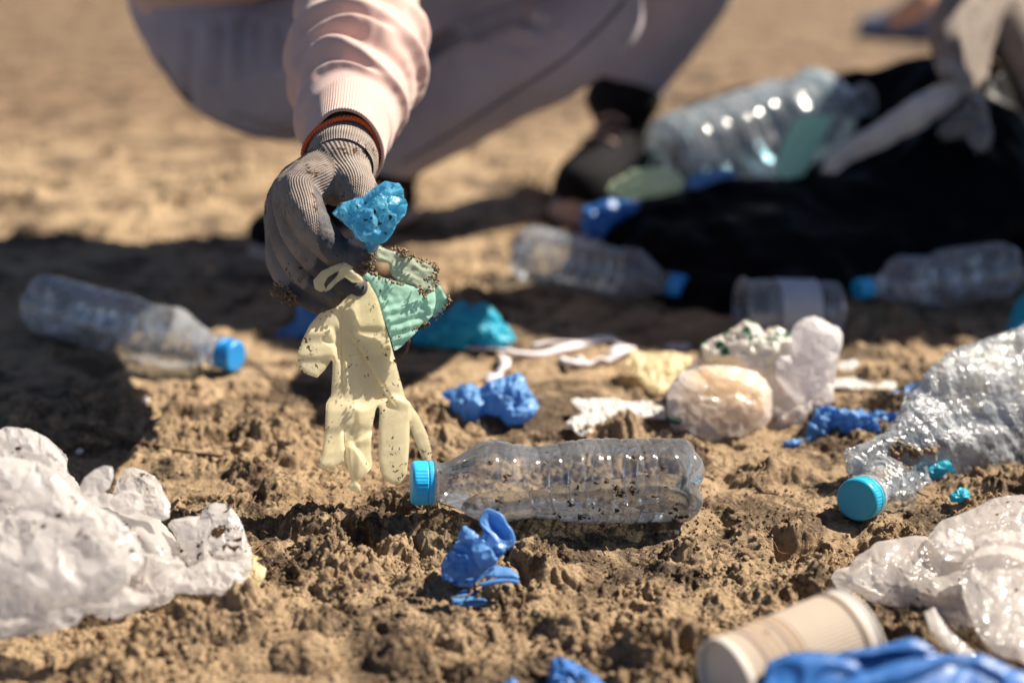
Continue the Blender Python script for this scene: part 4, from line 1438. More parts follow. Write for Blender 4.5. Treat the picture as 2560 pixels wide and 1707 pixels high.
# --- muddy surgical mask
mk = empty('face_mask', tuple(P(950, 700, .82)), 'muddy green surgical mask dangling beside the hanging cream glove', 'mask')
front_o = zp([(1080, 1020), (1250, 1055), (1450, 1115), (1650, 1175), (1700, 1245), (1790, 1200), (1812, 1260), (1770, 1420), (1720, 1490), (1640, 1560)], *Z2) + zp([(1060, 402), (985, 462), (905, 545), (848, 582), (790, 400), (740, 245), (690, 160)], *Z3)
back_o = zp([(1235, 830), (1270, 785), (1400, 840), (1480, 860), (1600, 900), (1760, 965), (1805, 1010), (1800, 1130), (1790, 1220), (1680, 1230), (1600, 1150), (1450, 1110), (1395, 1060), (1365, 945), (1240, 930)], *Z2)
flap_o = zp([(1795, 1100), (1860, 1180), (1900, 1265), (1925, 1300), (1880, 1370), (1800, 1440), (1765, 1445), (1800, 1300), (1790, 1200)], *Z2)
pl = lambda x, y: 6 * np.abs(((y + 0.28 * (x - 960)) / 26.0) % 1 - 0.5) * np.clip((y - 740) / 30, 0, 1) * 2
soft('mask_front', [dict(o=front_o, d=(lambda x, y: .815 + .45 * (x - 960) / F * .815), half=5, edge=12, step=3.2, ridge=pl, cr=[(5, 70, 21), (2, 26, 22)])], M_MASK, mk)
soft('mask_lining', [dict(o=back_o, d=(lambda x, y: .836 + .35 * (x - 1010) / F * .836), half=4, edge=10, step=3.2, cr=[(6, 50, 24)])], M_MASKI, mk)
soft('mask_flap', [dict(o=flap_o, d=.826, half=5, edge=9, step=3.0, cr=[(5, 36, 26)])], M_MASK, mk)
cord = np.array([(*P(x / 2.45 + 640, y / 2.45 + 640, .825), .0011) for x, y in ((938, 500), (934, 540), (924, 580), (900, 615), (868, 648), (850, 640))])
mesh('ear_loop', *tube(cord, n=40, seg=8), mat_plain('muddy elastic', (0.16, 0.09, 0.05), 0.9, 0.4, 300, 0.4, 0.1), mk)
edge_pts = []
for a, b, d_ in (((1240, 790), (1430, 870), .834), ((1430, 870), (1590, 890), .834), ((1590, 890), (1770, 960), .834), ((1770, 960), (1805, 1010), .833), ((1805, 1010), (1800, 1130), .832), ((1800, 1130), (1690, 1240), .822), ((1400, 800), (1590, 880), .836), ((1430, 820), (1540, 850), .836),
                 ((1100, 1020), (1300, 1080), .812), ((1300, 1080), (1500, 1140), .814), ((1690, 1090), (1790, 1080), .82), ((1640, 1180), (1700, 1260), .812), ((1900, 1270), (1925, 1300), .826), ((1925, 1300), (1800, 1440), .826), ((1740, 1490), (1610, 1560), .812), ((1195, 860), (1260, 800), .812), ((1180, 940), (1240, 870), .808)):
    for t_ in np.linspace(0, 1, 26):
        x, y = (np.array(a) * (1 - t_) + np.array(b) * t_)
        edge_pts.append(P(x / 3.672 + 600, y / 3.672 + 400, d_))
edge_pts = np.array(edge_pts) + np.random.RandomState(3).normal(size=(len(edge_pts), 3)) * 0.0011
v, f = lumps(edge_pts, 0.0008 * np.random.RandomState(4).uniform(0.4, 1.5, len(edge_pts)), 9, 1.0, 0.45)
tag(mesh('mud', v, f, M_GROUND, mk), kind='stuff')


# ================================================================== LITTER ON THE GROUND
def lie(outline):
    """depth at which the outline's lowest point touches the ground"""
    o = np.array(outline); i = o[:, 1].argmax()
    return float(gd(o[i, 1], gz(o[i, 0], o[i, 1])))


def heap_glove(px, py, w, h, mat, label, seed, folds=7, deep=0.9, name='nitrile_glove', rot=0.0, cat='glove', group='discarded rubber gloves', outline=None, sink=0.004, k=(1.2, 1.9), yaw=0.0):
    """a glove crumpled into a heap; px,py its foot in the photo, w,h its size in photo pixels"""
    g = G(px, py); z = gz(px, py); d = float(gd(py, z)); m = d / F
    V, T = folded_sheet(outline or GLOVE2D, folds, seed, (w * m, w * m * deep, h * m), 3.0, k, ((w * m * .03, w * m * .30), (w * m * .012, w * m * .12)))
    c, s_ = math.cos(yaw), math.sin(yaw)
    V = np.stack([V[:, 0] * c - V[:, 1] * s_, V[:, 0] * s_ + V[:, 1] * c, V[:, 2] + V[:, 0] * math.tan(rot)], 1)
    V = V + np.array([g[0], g[1] + w * m * deep * .25, z - sink])
    return tag(mesh(name, V, T, mat), label, cat, group)


def lump_glove(name, outline, mat, label, cat='glove', group='discarded rubber gloves', half=40, edge=50, step=5.0, cr=None, tilt=0.45, extra=(), seed=1, back=0.9, dd=0.0):
    d = lie(outline) + dd
    k = d and 1
    cr = cr or [(26, 90, seed), (9, 38, seed + 1), (3, 16, seed + 2)]
    A_, S_, E_ = cr[0][:3]
    pcs = [dict(o=outline, d=d, half=half, edge=edge, tilt=tilt, back=back, fa=(S_ * .30, A_ * .62, 3, .62, E_))]
    for e in extra:
        q = dict(half=half * .5, edge=edge * .5, step=step, cr=[(8, 50, seed + 7), (3, 20, seed + 8)], tilt=tilt, d=d); q.update(e); pcs.append(q)
    return soft(name, pcs, mat, None, label, cat, group)


Z6 = (1080, 1260, 5.81)
g_main = zp([(105, 865), (200, 760), (300, 640), (370, 565), (375, 450), (450, 310), (495, 308), (600, 385), (690, 445), (740, 440), (800, 500), (940, 560), (1075, 595), (1050, 740), (990, 800), (920, 890), (800, 970), (720, 1050), (640, 1150), (560, 1210), (380, 1190), (240, 1110), (150, 1140), (130, 960)], *Z6)
g_back = zp([(380, 450), (450, 310), (495, 308), (620, 395), (690, 445), (640, 520), (600, 620), (480, 560), (400, 560)], *Z6)
g_face = zp([(600, 500), (700, 540), (860, 640), (940, 690), (1050, 720), (980, 810), (900, 900), (820, 945), (700, 950), (620, 850), (580, 680)], *Z6)
g_rim = zp([(600, 500), (640, 470), (760, 550), (870, 630), (950, 560), (1000, 545), (1075, 600), (1060, 720), (1000, 720), (930, 690), (860, 650), (700, 560)], *Z6)
g_low = zp([(150, 1090), (130, 960), (240, 1020), (330, 1120), (500, 1080), (700, 1030), (850, 930), (880, 925), (760, 1040), (650, 1140), (560, 1200), (380, 1190), (240, 1110)], *Z6)
g_cup = zp([(760, 115), (800, 88), (850, 92), (1000, 165), (1080, 300), (1150, 390), (1185, 500), (1170, 580), (1090, 630), (1040, 590), (960, 560), (850, 430), (760, 340), (710, 270), (715, 190)], *Z6)
g_cupin = zp([(770, 150), (810, 110), (900, 150), (1010, 240), (1060, 330), (1120, 430), (1140, 540), (1070, 570), (960, 480), (860, 380), (770, 270)], *Z6)
g_neck = zp([(725, 370), (790, 420), (860, 470), (960, 560), (880, 640), (800, 570), (760, 530), (740, 450)], *Z6)
g_f1 = zp([(880, 890), (1000, 890), (1100, 915), (1210, 970), (1270, 1040), (1262, 1085), (1100, 1085), (900, 1080), (800, 1075), (760, 1040)], *Z6)
g_f2 = zp([(860, 1085), (1000, 1075), (1200, 1082), (1270, 1105), (1284, 1140), (1240, 1155), (1100, 1135), (880, 1170), (760, 1190), (640, 1200), (700, 1130)], *Z6)
g_f3 = zp([(283, 1350), (420, 1260), (500, 1240), (640, 1240), (770, 1255), (835, 1330), (838, 1400), (800, 1450), (660, 1490), (480, 1490), (330, 1470), (285, 1430)], *Z6)
d6 = float(gd(1500, 0.003))
soft('nitrile_glove', [dict(o=g_main, d=d6 + .010, half=60, edge=80, tilt=.25, fa=(26, 17, 3, .52, 31)),
                       dict(o=g_back, d=d6 - .003, half=10, edge=18, tilt=.3, fa=(16, 7, 2, .4, 34)),
                       dict(o=g_face, d=d6 - .016, half=16, edge=24, tilt=.2, fa=(24, 9, 3, .5, 36)),
                       dict(o=g_rim, d=d6 - .014, half=10, edge=10, tilt=.3, fa=(13, 6, 2, .4, 38)),
                       dict(o=g_low, d=d6 - .012, half=12, edge=12, tilt=.2, fa=(17, 8, 2, .4, 40)),
                       dict(o=g_cup, d=d6 + .004, half=9, edge=7, step=2.2, tilt=.25, ridge=lambda x, y: -24 * np.exp(-(((x - 1243) * .60 + (y - 1322) * .80) / 38.0) ** 2 - (((x - 1243) * .80 - (y - 1322) * .60) / 17.0) ** 2), cr=[(3, 26, 42, 5, .15)]),
                       dict(o=g_neck, d=d6 - .004, half=9, edge=12, tilt=.25, fa=(13, 6, 2, .4, 45)),
                       dict(o=g_f1, d=d6 - .002, half=14, edge=16, step=2.6, tilt=.8, cr=[(2.5, 40, 46)]),
                       dict(o=g_f2, d=d6 - .008, half=9, edge=9, step=2.6, tilt=.3, cr=[(1.5, 40, 47)]),
                       dict(o=g_f3, d=float(gd(1514, 0.004)) , half=12, edge=18, step=2.6, tilt=1.2, cr=[(3, 30, 48)])],
     M_NIT, None, 'crumpled blue glove with rolled cuff upright on the soil before the front bottle', 'glove', 'discarded rubber gloves')
fg_ = bpy.data.objects['nitrile_glove']
rc_ = np.array(g_cup + g_cup[:1]); rc_ = catmull(rc_, 90)
rd_ = d6 + .25 * (rc_[:, 1].max() - rc_[:, 1]) / F * d6
mesh('rolled_cuff', *tube(np.hstack([P(rc_[:, 0], rc_[:, 1], rd_), np.full((90, 1), .0011)]), n=140, seg=8, cap=False), M_NIT, fg_)

# blue glove in the middle distance
Z7 = (960, 780, 3.178); Z9 = (1960, 760, 2.8)
def CR(a, sz, sd): return [(a, sz, sd, 4, .12), (a * .33, sz * .4, sd + 1, 5, .12), (a * .1, sz * .16, sd + 2, 5, .12)]


lump_glove('nitrile_glove', zp([(425, 650), (480, 600), (600, 580), (700, 565), (760, 590), (860, 550), (960, 500), (1060, 470), (1110, 500), (1140, 570), (1200, 650), (1240, 740), (1200, 820), (1100, 880), (1000, 910), (900, 820), (800, 800), (720, 860), (640, 870), (560, 800), (510, 730), (530, 700)], *Z7), M_NIT,
           'dark hollowed blue glove on open soil to the right of the hanging cream glove', half=46, edge=60, step=4, cr=CR(26, 80, 51))
lump_glove('nitrile_glove', zp([(200, 200), (290, 120), (400, 40), (520, -30), (620, -100), (700, -60), (780, -80), (860, -60), (940, 60), (990, 110), (1050, 210), (980, 280), (860, 310), (700, 250), (640, 320), (540, 290), (330, 270), (230, 250)], *Z7), M_NITC,
           'bright cyan crumpled glove lying behind the muddy mask', half=42, edge=50, step=4, cr=CR(24, 84, 55))
lump_glove('nitrile_glove', [(688, 828), (735, 805), (742, 762), (790, 752), (840, 770), (860, 820), (830, 850), (760, 845), (700, 848)], M_NIT,
           'small blue glove in shadow behind the fingertips of the work glove', half=26, edge=34, step=4, cr=CR(22, 70, 58))
lump_glove('nitrile_glove', zp([(130, 960), (160, 850), (210, 750), (240, 715), (350, 720), (480, 740), (560, 730), (640, 745), (690, 760), (800, 765), (790, 800), (740, 830), (760, 850), (700, 920), (590, 975), (480, 985), (430, 900), (330, 880), (240, 1000), (150, 1000)], *Z9), M_NIT,
           'long twisted blue glove between the knotted bag and the crushed bottle', half=30, edge=34, step=3.6, cr=CR(34, 64, 61))
lump_glove('nitrile_glove', zp([(640, 700), (650, 660), (720, 620), (830, 600), (870, 560), (930, 545), (970, 570), (920, 680), (850, 760), (740, 750), (660, 740)], *Z9), M_NIT,
           'smaller blue glove tucked behind the neck side of the crushed bottle', half=26, edge=30, step=3.6, cr=CR(28, 60, 66), dd=.03)
lump_glove('nitrile_glove', zp([(-10, 960), (60, 935), (130, 945), (120, 1000), (60, 1005), (0, 990)], *Z9), M_NIT,
           'scrap of blue glove under the right edge of the knotted bag', half=12, edge=16, step=3.6, cr=CR(10, 40, 68))
# big blue glove in the near right corner
Z4 = (1740, 1440, 2.868); Z9 = (1960, 760, 2.8)
bo = zp([(480, 1200), (480, 800), (490, 640), (560, 590), (680, 545), (830, 530), (1000, 545), (1150, 520), (1330, 490), (1480, 455), (1540, 432), (1620, 460), (1750, 560), (1850, 565), (1960, 590), (2020, 545), (2060, 590), (2190, 610), (2240, 650), (2352, 680), (2500, 740), (2560, 1200), (2500, 1500), (600, 1500)], *Z4)
b1 = zp([(490, 640), (560, 595), (760, 560), (900, 560), (1050, 580), (1150, 610), (1190, 670), (1130, 720), (1010, 690), (940, 680), (860, 740), (800, 860), (700, 900), (740, 700), (650, 620), (560, 640), (510, 720)], *Z4)
b2 = zp([(1000, 548), (1300, 500), (1540, 435), (1640, 470), (1740, 550), (1560, 575), (1400, 560), (1250, 590), (1100, 590)], *Z4)
b3 = zp([(900, 790), (1100, 720), (1350, 640), (1560, 580), (1850, 560), (2040, 560), (2250, 650), (2330, 800), (2260, 900), (2150, 760), (1950, 650), (1800, 640), (1650, 720), (1500, 780), (1200, 840), (950, 920)], *Z4)
b4 = zp([(560, 640), (640, 620), (740, 640), (760, 720), (700, 820), (600, 840), (540, 760)], *Z4)
tl = lambda dd: (lambda x, y: .560 + dd + .55 * np.maximum(1790 - y, -60) / F * .56)
soft('nitrile_glove', [dict(o=bo, d=tl(.016), half=34, edge=110, step=7, ridge=lambda x, y: -34 * np.exp(-(((x - 1955) / 60) ** 2 + ((y - 1690) / 45) ** 2)) - 22 * np.exp(-(((x - 2190 + .9 * (y - 1680)) / 60) ** 2)) * sstep(1650, 1680, y) * sstep(1760, 1700, y), cr=[(9, 170, 71, 4, .5), (2, 60, 72, 5, .4)]),
                       dict(o=b1, d=tl(-.004), half=16, edge=24, step=5, cr=[(3, 90, 73, 4, .5)]),
                       dict(o=b2, d=tl(.010), half=16, edge=26, step=5, cr=[(3, 90, 74, 4, .5)]),
                       dict(o=b3, d=tl(-.002), half=22, edge=34, step=5, cr=[(4, 120, 75, 4, .5)])],
     M_NITD, None, 'large blue glove filling the near corner in front of the paper cup', 'glove', 'discarded rubber gloves')
# blue glove at the bottom edge
lump_glove('nitrile_glove', [(1362, 1760), (1368, 1690), (1378, 1648), (1398, 1640), (1430, 1652), (1470, 1672), (1495, 1690), (1520, 1715), (1510, 1770)], M_NITD,
           'blue glove at the near edge left of the paper cup', half=26, edge=30, step=4, seed=77, cr=[(12, 46, 77), (5, 22, 78)])
lump_glove('nitrile_glove', [(1230, 1745), (1250, 1712), (1284, 1690), (1298, 1712), (1300, 1750)], M_NITD,
           'pale blue glove tip poking up left of the blue glove at the near edge', half=8, edge=14, step=4, seed=81, cr=[(4, 30, 81)])
# cyan glove tip under the crushed bottle, and the cyan thing at the right edge
lump_glove('nitrile_glove', zp([(1150, 1340), (1190, 1310), (1230, 1280), (1275, 1285), (1305, 1320), (1300, 1370), (1240, 1390), (1170, 1385)], *Z9), M_NITC,
           'cyan glove fingertip sticking out from under the crushed bottle', half=18, edge=20, step=3, seed=83, cr=[(4, 26, 83)])
lump_glove('nitrile_glove', [(2515, 828), (2532, 770), (2552, 738), (2600, 720), (2680, 760), (2690, 840), (2600, 850)], M_NITC,
           'cyan glove at the right edge above the crushed bottle', half=26, edge=30, step=5, seed=85, cr=[(12, 60, 85)])
# small cream glove end beside the left bag
Z1 = (0, 1000, 2.2177)
lump_glove('latex_glove', zp([(1265, 1100), (1290, 1050), (1340, 1000), (1380, 950), (1400, 850), (1460, 875), (1420, 890), (1478, 930), (1470, 980), (1420, 1050), (1350, 1115)], *Z1), M_LATEX,
           'cream glove end poking out from under the left white bag', half=8, edge=14, step=3.2, seed=87, cr=[(5, 40, 87)], tilt=.6)


# ================================================================== WHITE BAGS
M_BAG = mat_film('white film bag', (0.86, 0.825, 0.80), trans=0.5, clear=0.42, rough=0.13, spec=0.7, dirt=0.52, wr=45, wrb=0.5, fine=170, tcol=(0.90, 0.87, 0.85), seed=11.0, coarse=26)
M_BAGR = mat_film('clear white film bag', (0.82, 0.775, 0.745), trans=0.5, clear=0.42, rough=0.14, spec=0.7, dirt=0.38, wr=45, wrb=0.5, fine=150, tcol=(0.92, 0.87, 0.83), seed=13.0, coarse=26)
M_BAGC = mat_film('hazy white film bag', (0.86, 0.82, 0.80), trans=0.55, clear=0.30, rough=0.16, spec=0.7, dirt=0.10, wr=60, wrb=0.4, tcol=(0.92, 0.89, 0.90), seed=15.0)

# --- big bag on the left
Z1 = (0, 1000, 2.2177)
dl = float(gd(1625, 0.0))
L_main = zp([(-260, 330), (-120, 180), (0, 140), (60, 155), (140, 145), (210, 180), (270, 210), (330, 260), (370, 330), (375, 400), (405, 440), (440, 480), (520, 500), (640, 520), (740, 600), (880, 670), (950, 720), (1000, 800), (1000, 870), (1040, 930), (1030, 980), (970, 1060), (900, 1130), (800, 1170), (680, 1220), (560, 1215), (470, 1180), (420, 1250), (300, 1295), (200, 1290), (60, 1350), (-80, 1400), (-260, 1400)], *Z1)
L_right = zp([(930, 700), (950, 665), (1040, 640), (1110, 640), (1120, 590), (1190, 570), (1270, 575), (1320, 640), (1350, 700), (1375, 790), (1400, 850), (1390, 960), (1330, 1040), (1230, 1085), (1100, 1070), (990, 1060), (940, 1120), (820, 1170), (780, 1100), (860, 980), (960, 900), (1040, 920), (1060, 890), (1010, 830), (990, 760)], *Z1)
L_hollow = zp([(930, 680), (1040, 650), (1120, 640), (1120, 590), (1200, 572), (1270, 580), (1330, 680), (1370, 800), (1300, 890), (1180, 910), (1050, 930), (990, 860), (980, 770)], *Z1)
L_lip = zp([(1040, 930), (1150, 880), (1290, 890), (1395, 870), (1400, 930), (1330, 1030), (1230, 1085), (1100, 1075), (980, 1070), (900, 1010)], *Z1)
L_ear = zp([(420, 500), (470, 430), (530, 380), (580, 362), (625, 370), (632, 420), (610, 490), (560, 530), (480, 540)], *Z1)
L_lobe = zp([(620, 540), (655, 440), (690, 390), (740, 370), (800, 385), (860, 420), (890, 460), (910, 510), (945, 570), (940, 650), (900, 670), (820, 640), (720, 600)], *Z1)
L_lobe2 = zp([(600, 560), (680, 500), (740, 490), (790, 530), (800, 600), (720, 640), (640, 620)], *Z1)
L_top = zp([(-60, 200), (20, 145), (140, 148), (220, 185), (300, 240), (360, 320), (380, 420), (300, 440), (180, 340), (60, 300)], *Z1)
BK = dict(iters=150, found=.007, bend=.5)
def FC(a, sz, sd, al=None):
    """creases of thin film: big flat panels, then smaller ones"""
    return [(a, sz, sd, 4, .18, al), (a * .5, sz * .42, sd + 1, 5, .15, al, .7), (a * .26, sz * .19, sd + 2, 6, .15, al, .45), (a * .13, sz * .085, sd + 3, 6, .15)]


soft('white_bag', [dict(o=L_main, d=dl + .015, half=90, edge=200, tilt=.75, fa=(50, 18.0, 3, .48, 91), cr=[(16, 190, 301, 5, .25, (.9, -.35), .86), (6, 70, 302, 5, .25, (.9, -.45), .86)]),
                   dict(o=zp([(-60, 700), (100, 560), (300, 520), (500, 560), (640, 640), (760, 760), (800, 900), (700, 1000), (500, 1080), (300, 1100), (100, 1040), (-60, 980)], *Z1), d=dl - .030, half=30, edge=80, tilt=.55, fa=(38, 11.0, 3, .48, 191), cr=[(13, 150, 303, 5, .25, (.8, -.6), .86), (5, 60, 304, 5, .25, (.8, -.5), .86)]),
                   dict(o=zp([(-60, 330), (60, 300), (200, 330), (330, 420), (430, 520), (560, 600), (640, 700), (560, 780), (380, 740), (200, 660), (60, 560), (-60, 520)], *Z1), d=dl - .01, half=26, edge=60, tilt=.6, fa=(34, 9.9, 3, .48, 195), cr=[(12, 140, 305, 5, .25, (.8, -.5), .86), (5, 60, 306, 5, .25, (.7, -.6), .86)]),
                   dict(o=zp([(-60, 1000), (120, 940), (330, 960), (560, 1020), (760, 1060), (900, 1090), (780, 1160), (640, 1210), (480, 1180), (420, 1240), (280, 1290), (100, 1300), (-60, 1340)], *Z1), d=dl - .036, half=26, edge=50, tilt=.7, fa=(30, 8.8, 3, .48, 199), cr=[(11, 130, 307, 5, .25, (.97, -.1), .86), (4, 50, 308, 5, .25, (.97, 0.1), .86)]),
                   dict(o=L_right, d=dl + .035, half=22, edge=40, tilt=.5, fa=(24, 6.3, 3, .48, 92), cr=[(5, 70, 309, 5, .25, (.6, .8), .85)]),
                   dict(o=L_hollow, d=dl + .075, half=5, edge=30, tilt=.5, ridge=lambda x, y: -30 * np.exp(-(((x - 530) / 55) ** 2 + ((y - 1330) / 60) ** 2)), fa=(22, 5.6, 3, .48, 93), cr=[(6, 70, 310, 5, .25, (.6, .8), .88)]),
                   dict(o=L_lip, d=dl + .020, half=14, edge=26, tilt=.6, fa=(20, 7, 3, .5, 94)),
                   dict(o=L_ear, d=dl + .030, half=10, edge=16, tilt=.5, fa=(16, 3.1, 3, .5, 95)),
                   dict(o=L_lobe, d=dl + .055, half=12, edge=36, tilt=.5, fa=(16, 4.4, 3, .5, 96)),
                   dict(o=L_lobe2, d=dl + .035, half=10, edge=22, tilt=.5, fa=(16, 4.1, 3, .5, 97)),
                   dict(o=L_top, d=dl + .030, half=14, edge=40, tilt=.6, fa=(17, 4.8, 3, .48, 98), cr=[(6, 70, 311, 5, .25, (.8, .5), .88)])],
     M_BAG, None, 'large dirt-specked white plastic bag crumpled at the left edge', 'plastic bag', 'discarded white bags')

# --- big bag on the right
Z8 = (1600, 1160, 2.45)
dr = float(gd(1720, 0.0))
R_main = zp([(1165, 700), (1190, 655), (1280, 620), (1330, 560), (1400, 530), (1440, 490), (1560, 455), (1680, 445), (1760, 450), (1800, 480), (1850, 560), (1960, 570), (2040, 540), (2100, 500), (2200, 480), (2352, 520), (2600, 500), (2650, 1300), (2300, 1300), (2080, 1200), (1950, 1160), (1850, 1100), (1780, 1020), (1760, 950), (1680, 905), (1540, 870), (1400, 835), (1290, 815), (1220, 780)], *Z8)
R_back = zp([(1760, 450), (1800, 390), (1850, 340), (1950, 310), (2060, 260), (2170, 205), (2280, 180), (2450, 175), (2650, 220), (2650, 560), (2352, 560), (2200, 560), (2050, 580), (1960, 600), (1860, 590), (1790, 530)], *Z8)
R_fold = zp([(1960, 620), (2020, 560), (2100, 500), (2190, 480), (2300, 500), (2480, 560), (2600, 900), (2400, 1250), (2150, 1150), (2050, 1000), (1980, 820)], *Z8)
R_fold2 = zp([(2040, 470), (2100, 430), (2200, 405), (2352, 410), (2550, 430), (2550, 540), (2352, 520), (2200, 490), (2100, 510)], *Z8)
R_arm = zp([(1740, 900), (1800, 880), (1880, 1000), (1960, 1080), (2050, 1150), (2060, 1230), (1950, 1170), (1850, 1110), (1780, 1020)], *Z8)
soft('white_bag', [dict(o=R_main, d=dr + .03, half=55, edge=150, tilt=1.0, fa=(32, 8.1, 3, .48, 101), cr=[(10, 150, 312, 5, .25, (.8, .4), .86), (4, 50, 313, 5, .25, (.8, .3), .86)]),
                   dict(o=R_back, d=dr + .085, half=45, edge=90, tilt=.8, fa=(26, 4.8, 3, .48, 102), cr=[(7, 120, 316, 5, .25, (.8, .5), .86)]),
                   dict(o=zp([(1770, 470), (1830, 400), (1930, 400), (2030, 470), (2060, 540), (1960, 580), (1850, 570)], *Z8), d=dr + .060, half=14, edge=26, tilt=.8, fa=(16, 6.1, 3, .5, 103)),
                   dict(o=R_fold, d=dr + .005, half=30, edge=70, tilt=1.0, fa=(29, 6.2, 3, .48, 104), cr=[(9, 130, 314, 5, .25, (.25, 1), .86), (4, 50, 315, 5, .25, (.2, 1), .86)]),
                   dict(o=R_fold2, d=dr + .055, half=16, edge=30, tilt=.8, fa=(16, 3.7, 3, .5, 105)),
                   dict(o=R_arm, d=dr - .01, half=7, edge=16, tilt=.9, fa=(16, 2.4, 3, .5, 106))],
     M_BAGR, None, 'see-through white plastic bag spread at the right edge behind the paper cup', 'plastic bag', 'discarded white bags')

# --- knotted bag in the middle, with food waste inside
Z5 = (1560, 780, 4.2)
dm = lie(zp([(700, 1490), (650, 1450), (720, 1460)], *Z5)) + .045
C_body = zp([(445, 900), (470, 780), (540, 680), (640, 600), (800, 560), (1000, 540), (1200, 560), (1400, 620), (1500, 700), (1560, 820), (1580, 960), (1540, 1120), (1460, 1250), (1350, 1350), (1200, 1410), (1000, 1450), (850, 1470), (720, 1490), (690, 1420), (600, 1330), (500, 1220), (450, 1080)], *Z5)
C_food = zp([(560, 900), (640, 700), (780, 590), (960, 570), (1150, 640), (1300, 740), (1480, 850), (1480, 1000), (1350, 1160), (1150, 1230), (900, 1260), (700, 1200), (590, 1080)], *Z5)
C_top = zp([(790, 420), (800, 340), (900, 290), (1040, 220), (1150, 160), (1240, 90), (1320, 75), (1400, 110), (1450, 180), (1470, 210), (1530, 140), (1600, 150), (1700, 200), (1770, 240), (1800, 400), (1760, 520), (1600, 620), (1450, 680), (1250, 640), (1050, 560), (880, 540), (760, 560)], *Z5)
C_ear = zp([(1740, 230), (1790, 130), (1880, 60), (1990, 40), (2090, 70), (2180, 130), (2260, 150), (2300, 230), (2300, 340), (2260, 440), (2230, 560), (2150, 700), (2050, 850), (1900, 960), (1800, 920), (1700, 840), (1600, 700), (1580, 560), (1640, 450), (1760, 440)], *Z5)
C_ear2 = zp([(1580, 520), (1640, 455), (1750, 450), (1780, 540), (1700, 620), (1620, 600)], *Z5)
C_tail = zp([(1420, 1290), (1500, 1180), (1600, 1050), (1720, 1040), (1780, 1000), (1900, 960), (2050, 880), (2190, 600), (2215, 760), (2200, 950), (2050, 980), (1960, 1120), (1900, 1240), (1800, 1310), (1600, 1320)], *Z5)
kb = empty('knotted_bag', tuple(P(1780, 1120, dm)), 'knotted translucent white bag with orange scraps inside, lying behind the front bottle', 'plastic bag', 'discarded white bags')
M_FOOD = mat_plain('orange peel scraps', (0.92, 0.62, 0.26), 0.6, 0.25, 45, 0.4, 0.4)
M_FILMG = None


def mat_printed():
    m, nt, out = nmat('white film with green print')
    co = coord(nt)
    v = noise_tex(nt, co, 70, 3, 0.6)
    a = noise_tex(nt, co, 34, 1)
    f = math_(nt, 'MULTIPLY', ramp(nt, v, 0.54, 0.58), ramp(nt, a, 0.50, 0.56))
    b = mixc(nt, f, (0.84, 0.79, 0.72), (0.015, 0.13, 0.065))
    bn = bump(nt, noise_tex(nt, co, 60, 3), 0.4, 0.003)
    d = principled(nt, base=b, rough=0.35, normal=bn)
    t = N(nt, 'ShaderNodeBsdfTranslucent', ins={'Color': b}).outputs[0]
    nt.links.new(mixs(nt, 0.45, d, t), out.inputs[0])
    return m


soft('food_scraps', [dict(o=C_food, d=dm + .008, half=58, edge=90, step=6, tilt=.1, cr=[(12, 60, 95), (4, 24, 96)])], M_FOOD, kb)
C_all = zp([(445, 900), (470, 780), (540, 680), (640, 600), (740, 520), (800, 380), (900, 300), (1040, 230), (1240, 100), (1400, 120), (1470, 210), (1600, 150), (1770, 240), (1880, 70), (1990, 45), (2180, 135), (2290, 200), (2300, 340), (2230, 560), (2215, 760), (2200, 950), (2050, 990), (1900, 1240), (1800, 1310), (1500, 1330), (1300, 1380), (1000, 1450), (720, 1490), (600, 1330), (500, 1220), (450, 1080)], *Z5)
soft('bag_film', [dict(o=C_all, d=dm + .04, half=34, edge=60, tilt=.12, back=.8, fa=(36, 12, 3, .5, 321)),
                  dict(o=C_body, d=dm, half=60, edge=130, tilt=.05, back=.8, fa=(38, 15, 3, .5, 21)),
                  dict(o=C_ear, d=dm + .02, half=34, edge=50, tilt=.1, fa=(19, 3.4, 3, .5, 22)),
                  dict(o=C_ear2, d=dm - .01, half=14, edge=16, tilt=.1, fa=(16, 2.0, 3, .5, 24)),
                  dict(o=C_tail, d=dm + .03, half=34, edge=40, tilt=.1, fa=(16, 4.8, 3, .5, 25))], M_BAGC, kb)
soft('printed_film', [dict(o=C_top, d=dm + .03, half=40, edge=50, tilt=.2, fa=(19, 8.8, 3, .5, 23))], mat_printed(), kb)
tail2 = zp([(1440, 1300), (1500, 1150), (1640, 1060), (1760, 1080), (1800, 1180), (1720, 1290), (1560, 1320)], *Z5)
soft('food_scraps', [dict(o=tail2, d=dm + .035, half=30, edge=40, step=6, tilt=.1, cr=[(6, 40, 99)])], mat_plain('pale peach scraps', (0.72, 0.46, 0.28), 0.5, 0.2, 45, 0.3, 0.4), kb)
lab_ = zp([(440, 1090), (520, 1110), (600, 1130), (605, 1180), (540, 1185), (460, 1150)], *Z5)
soft('green_label', [dict(o=lab_, d=dm - .028, half=4, edge=8, step=4)], mat_plain('dark green print', (0.012, 0.05, 0.035), 0.4), kb)

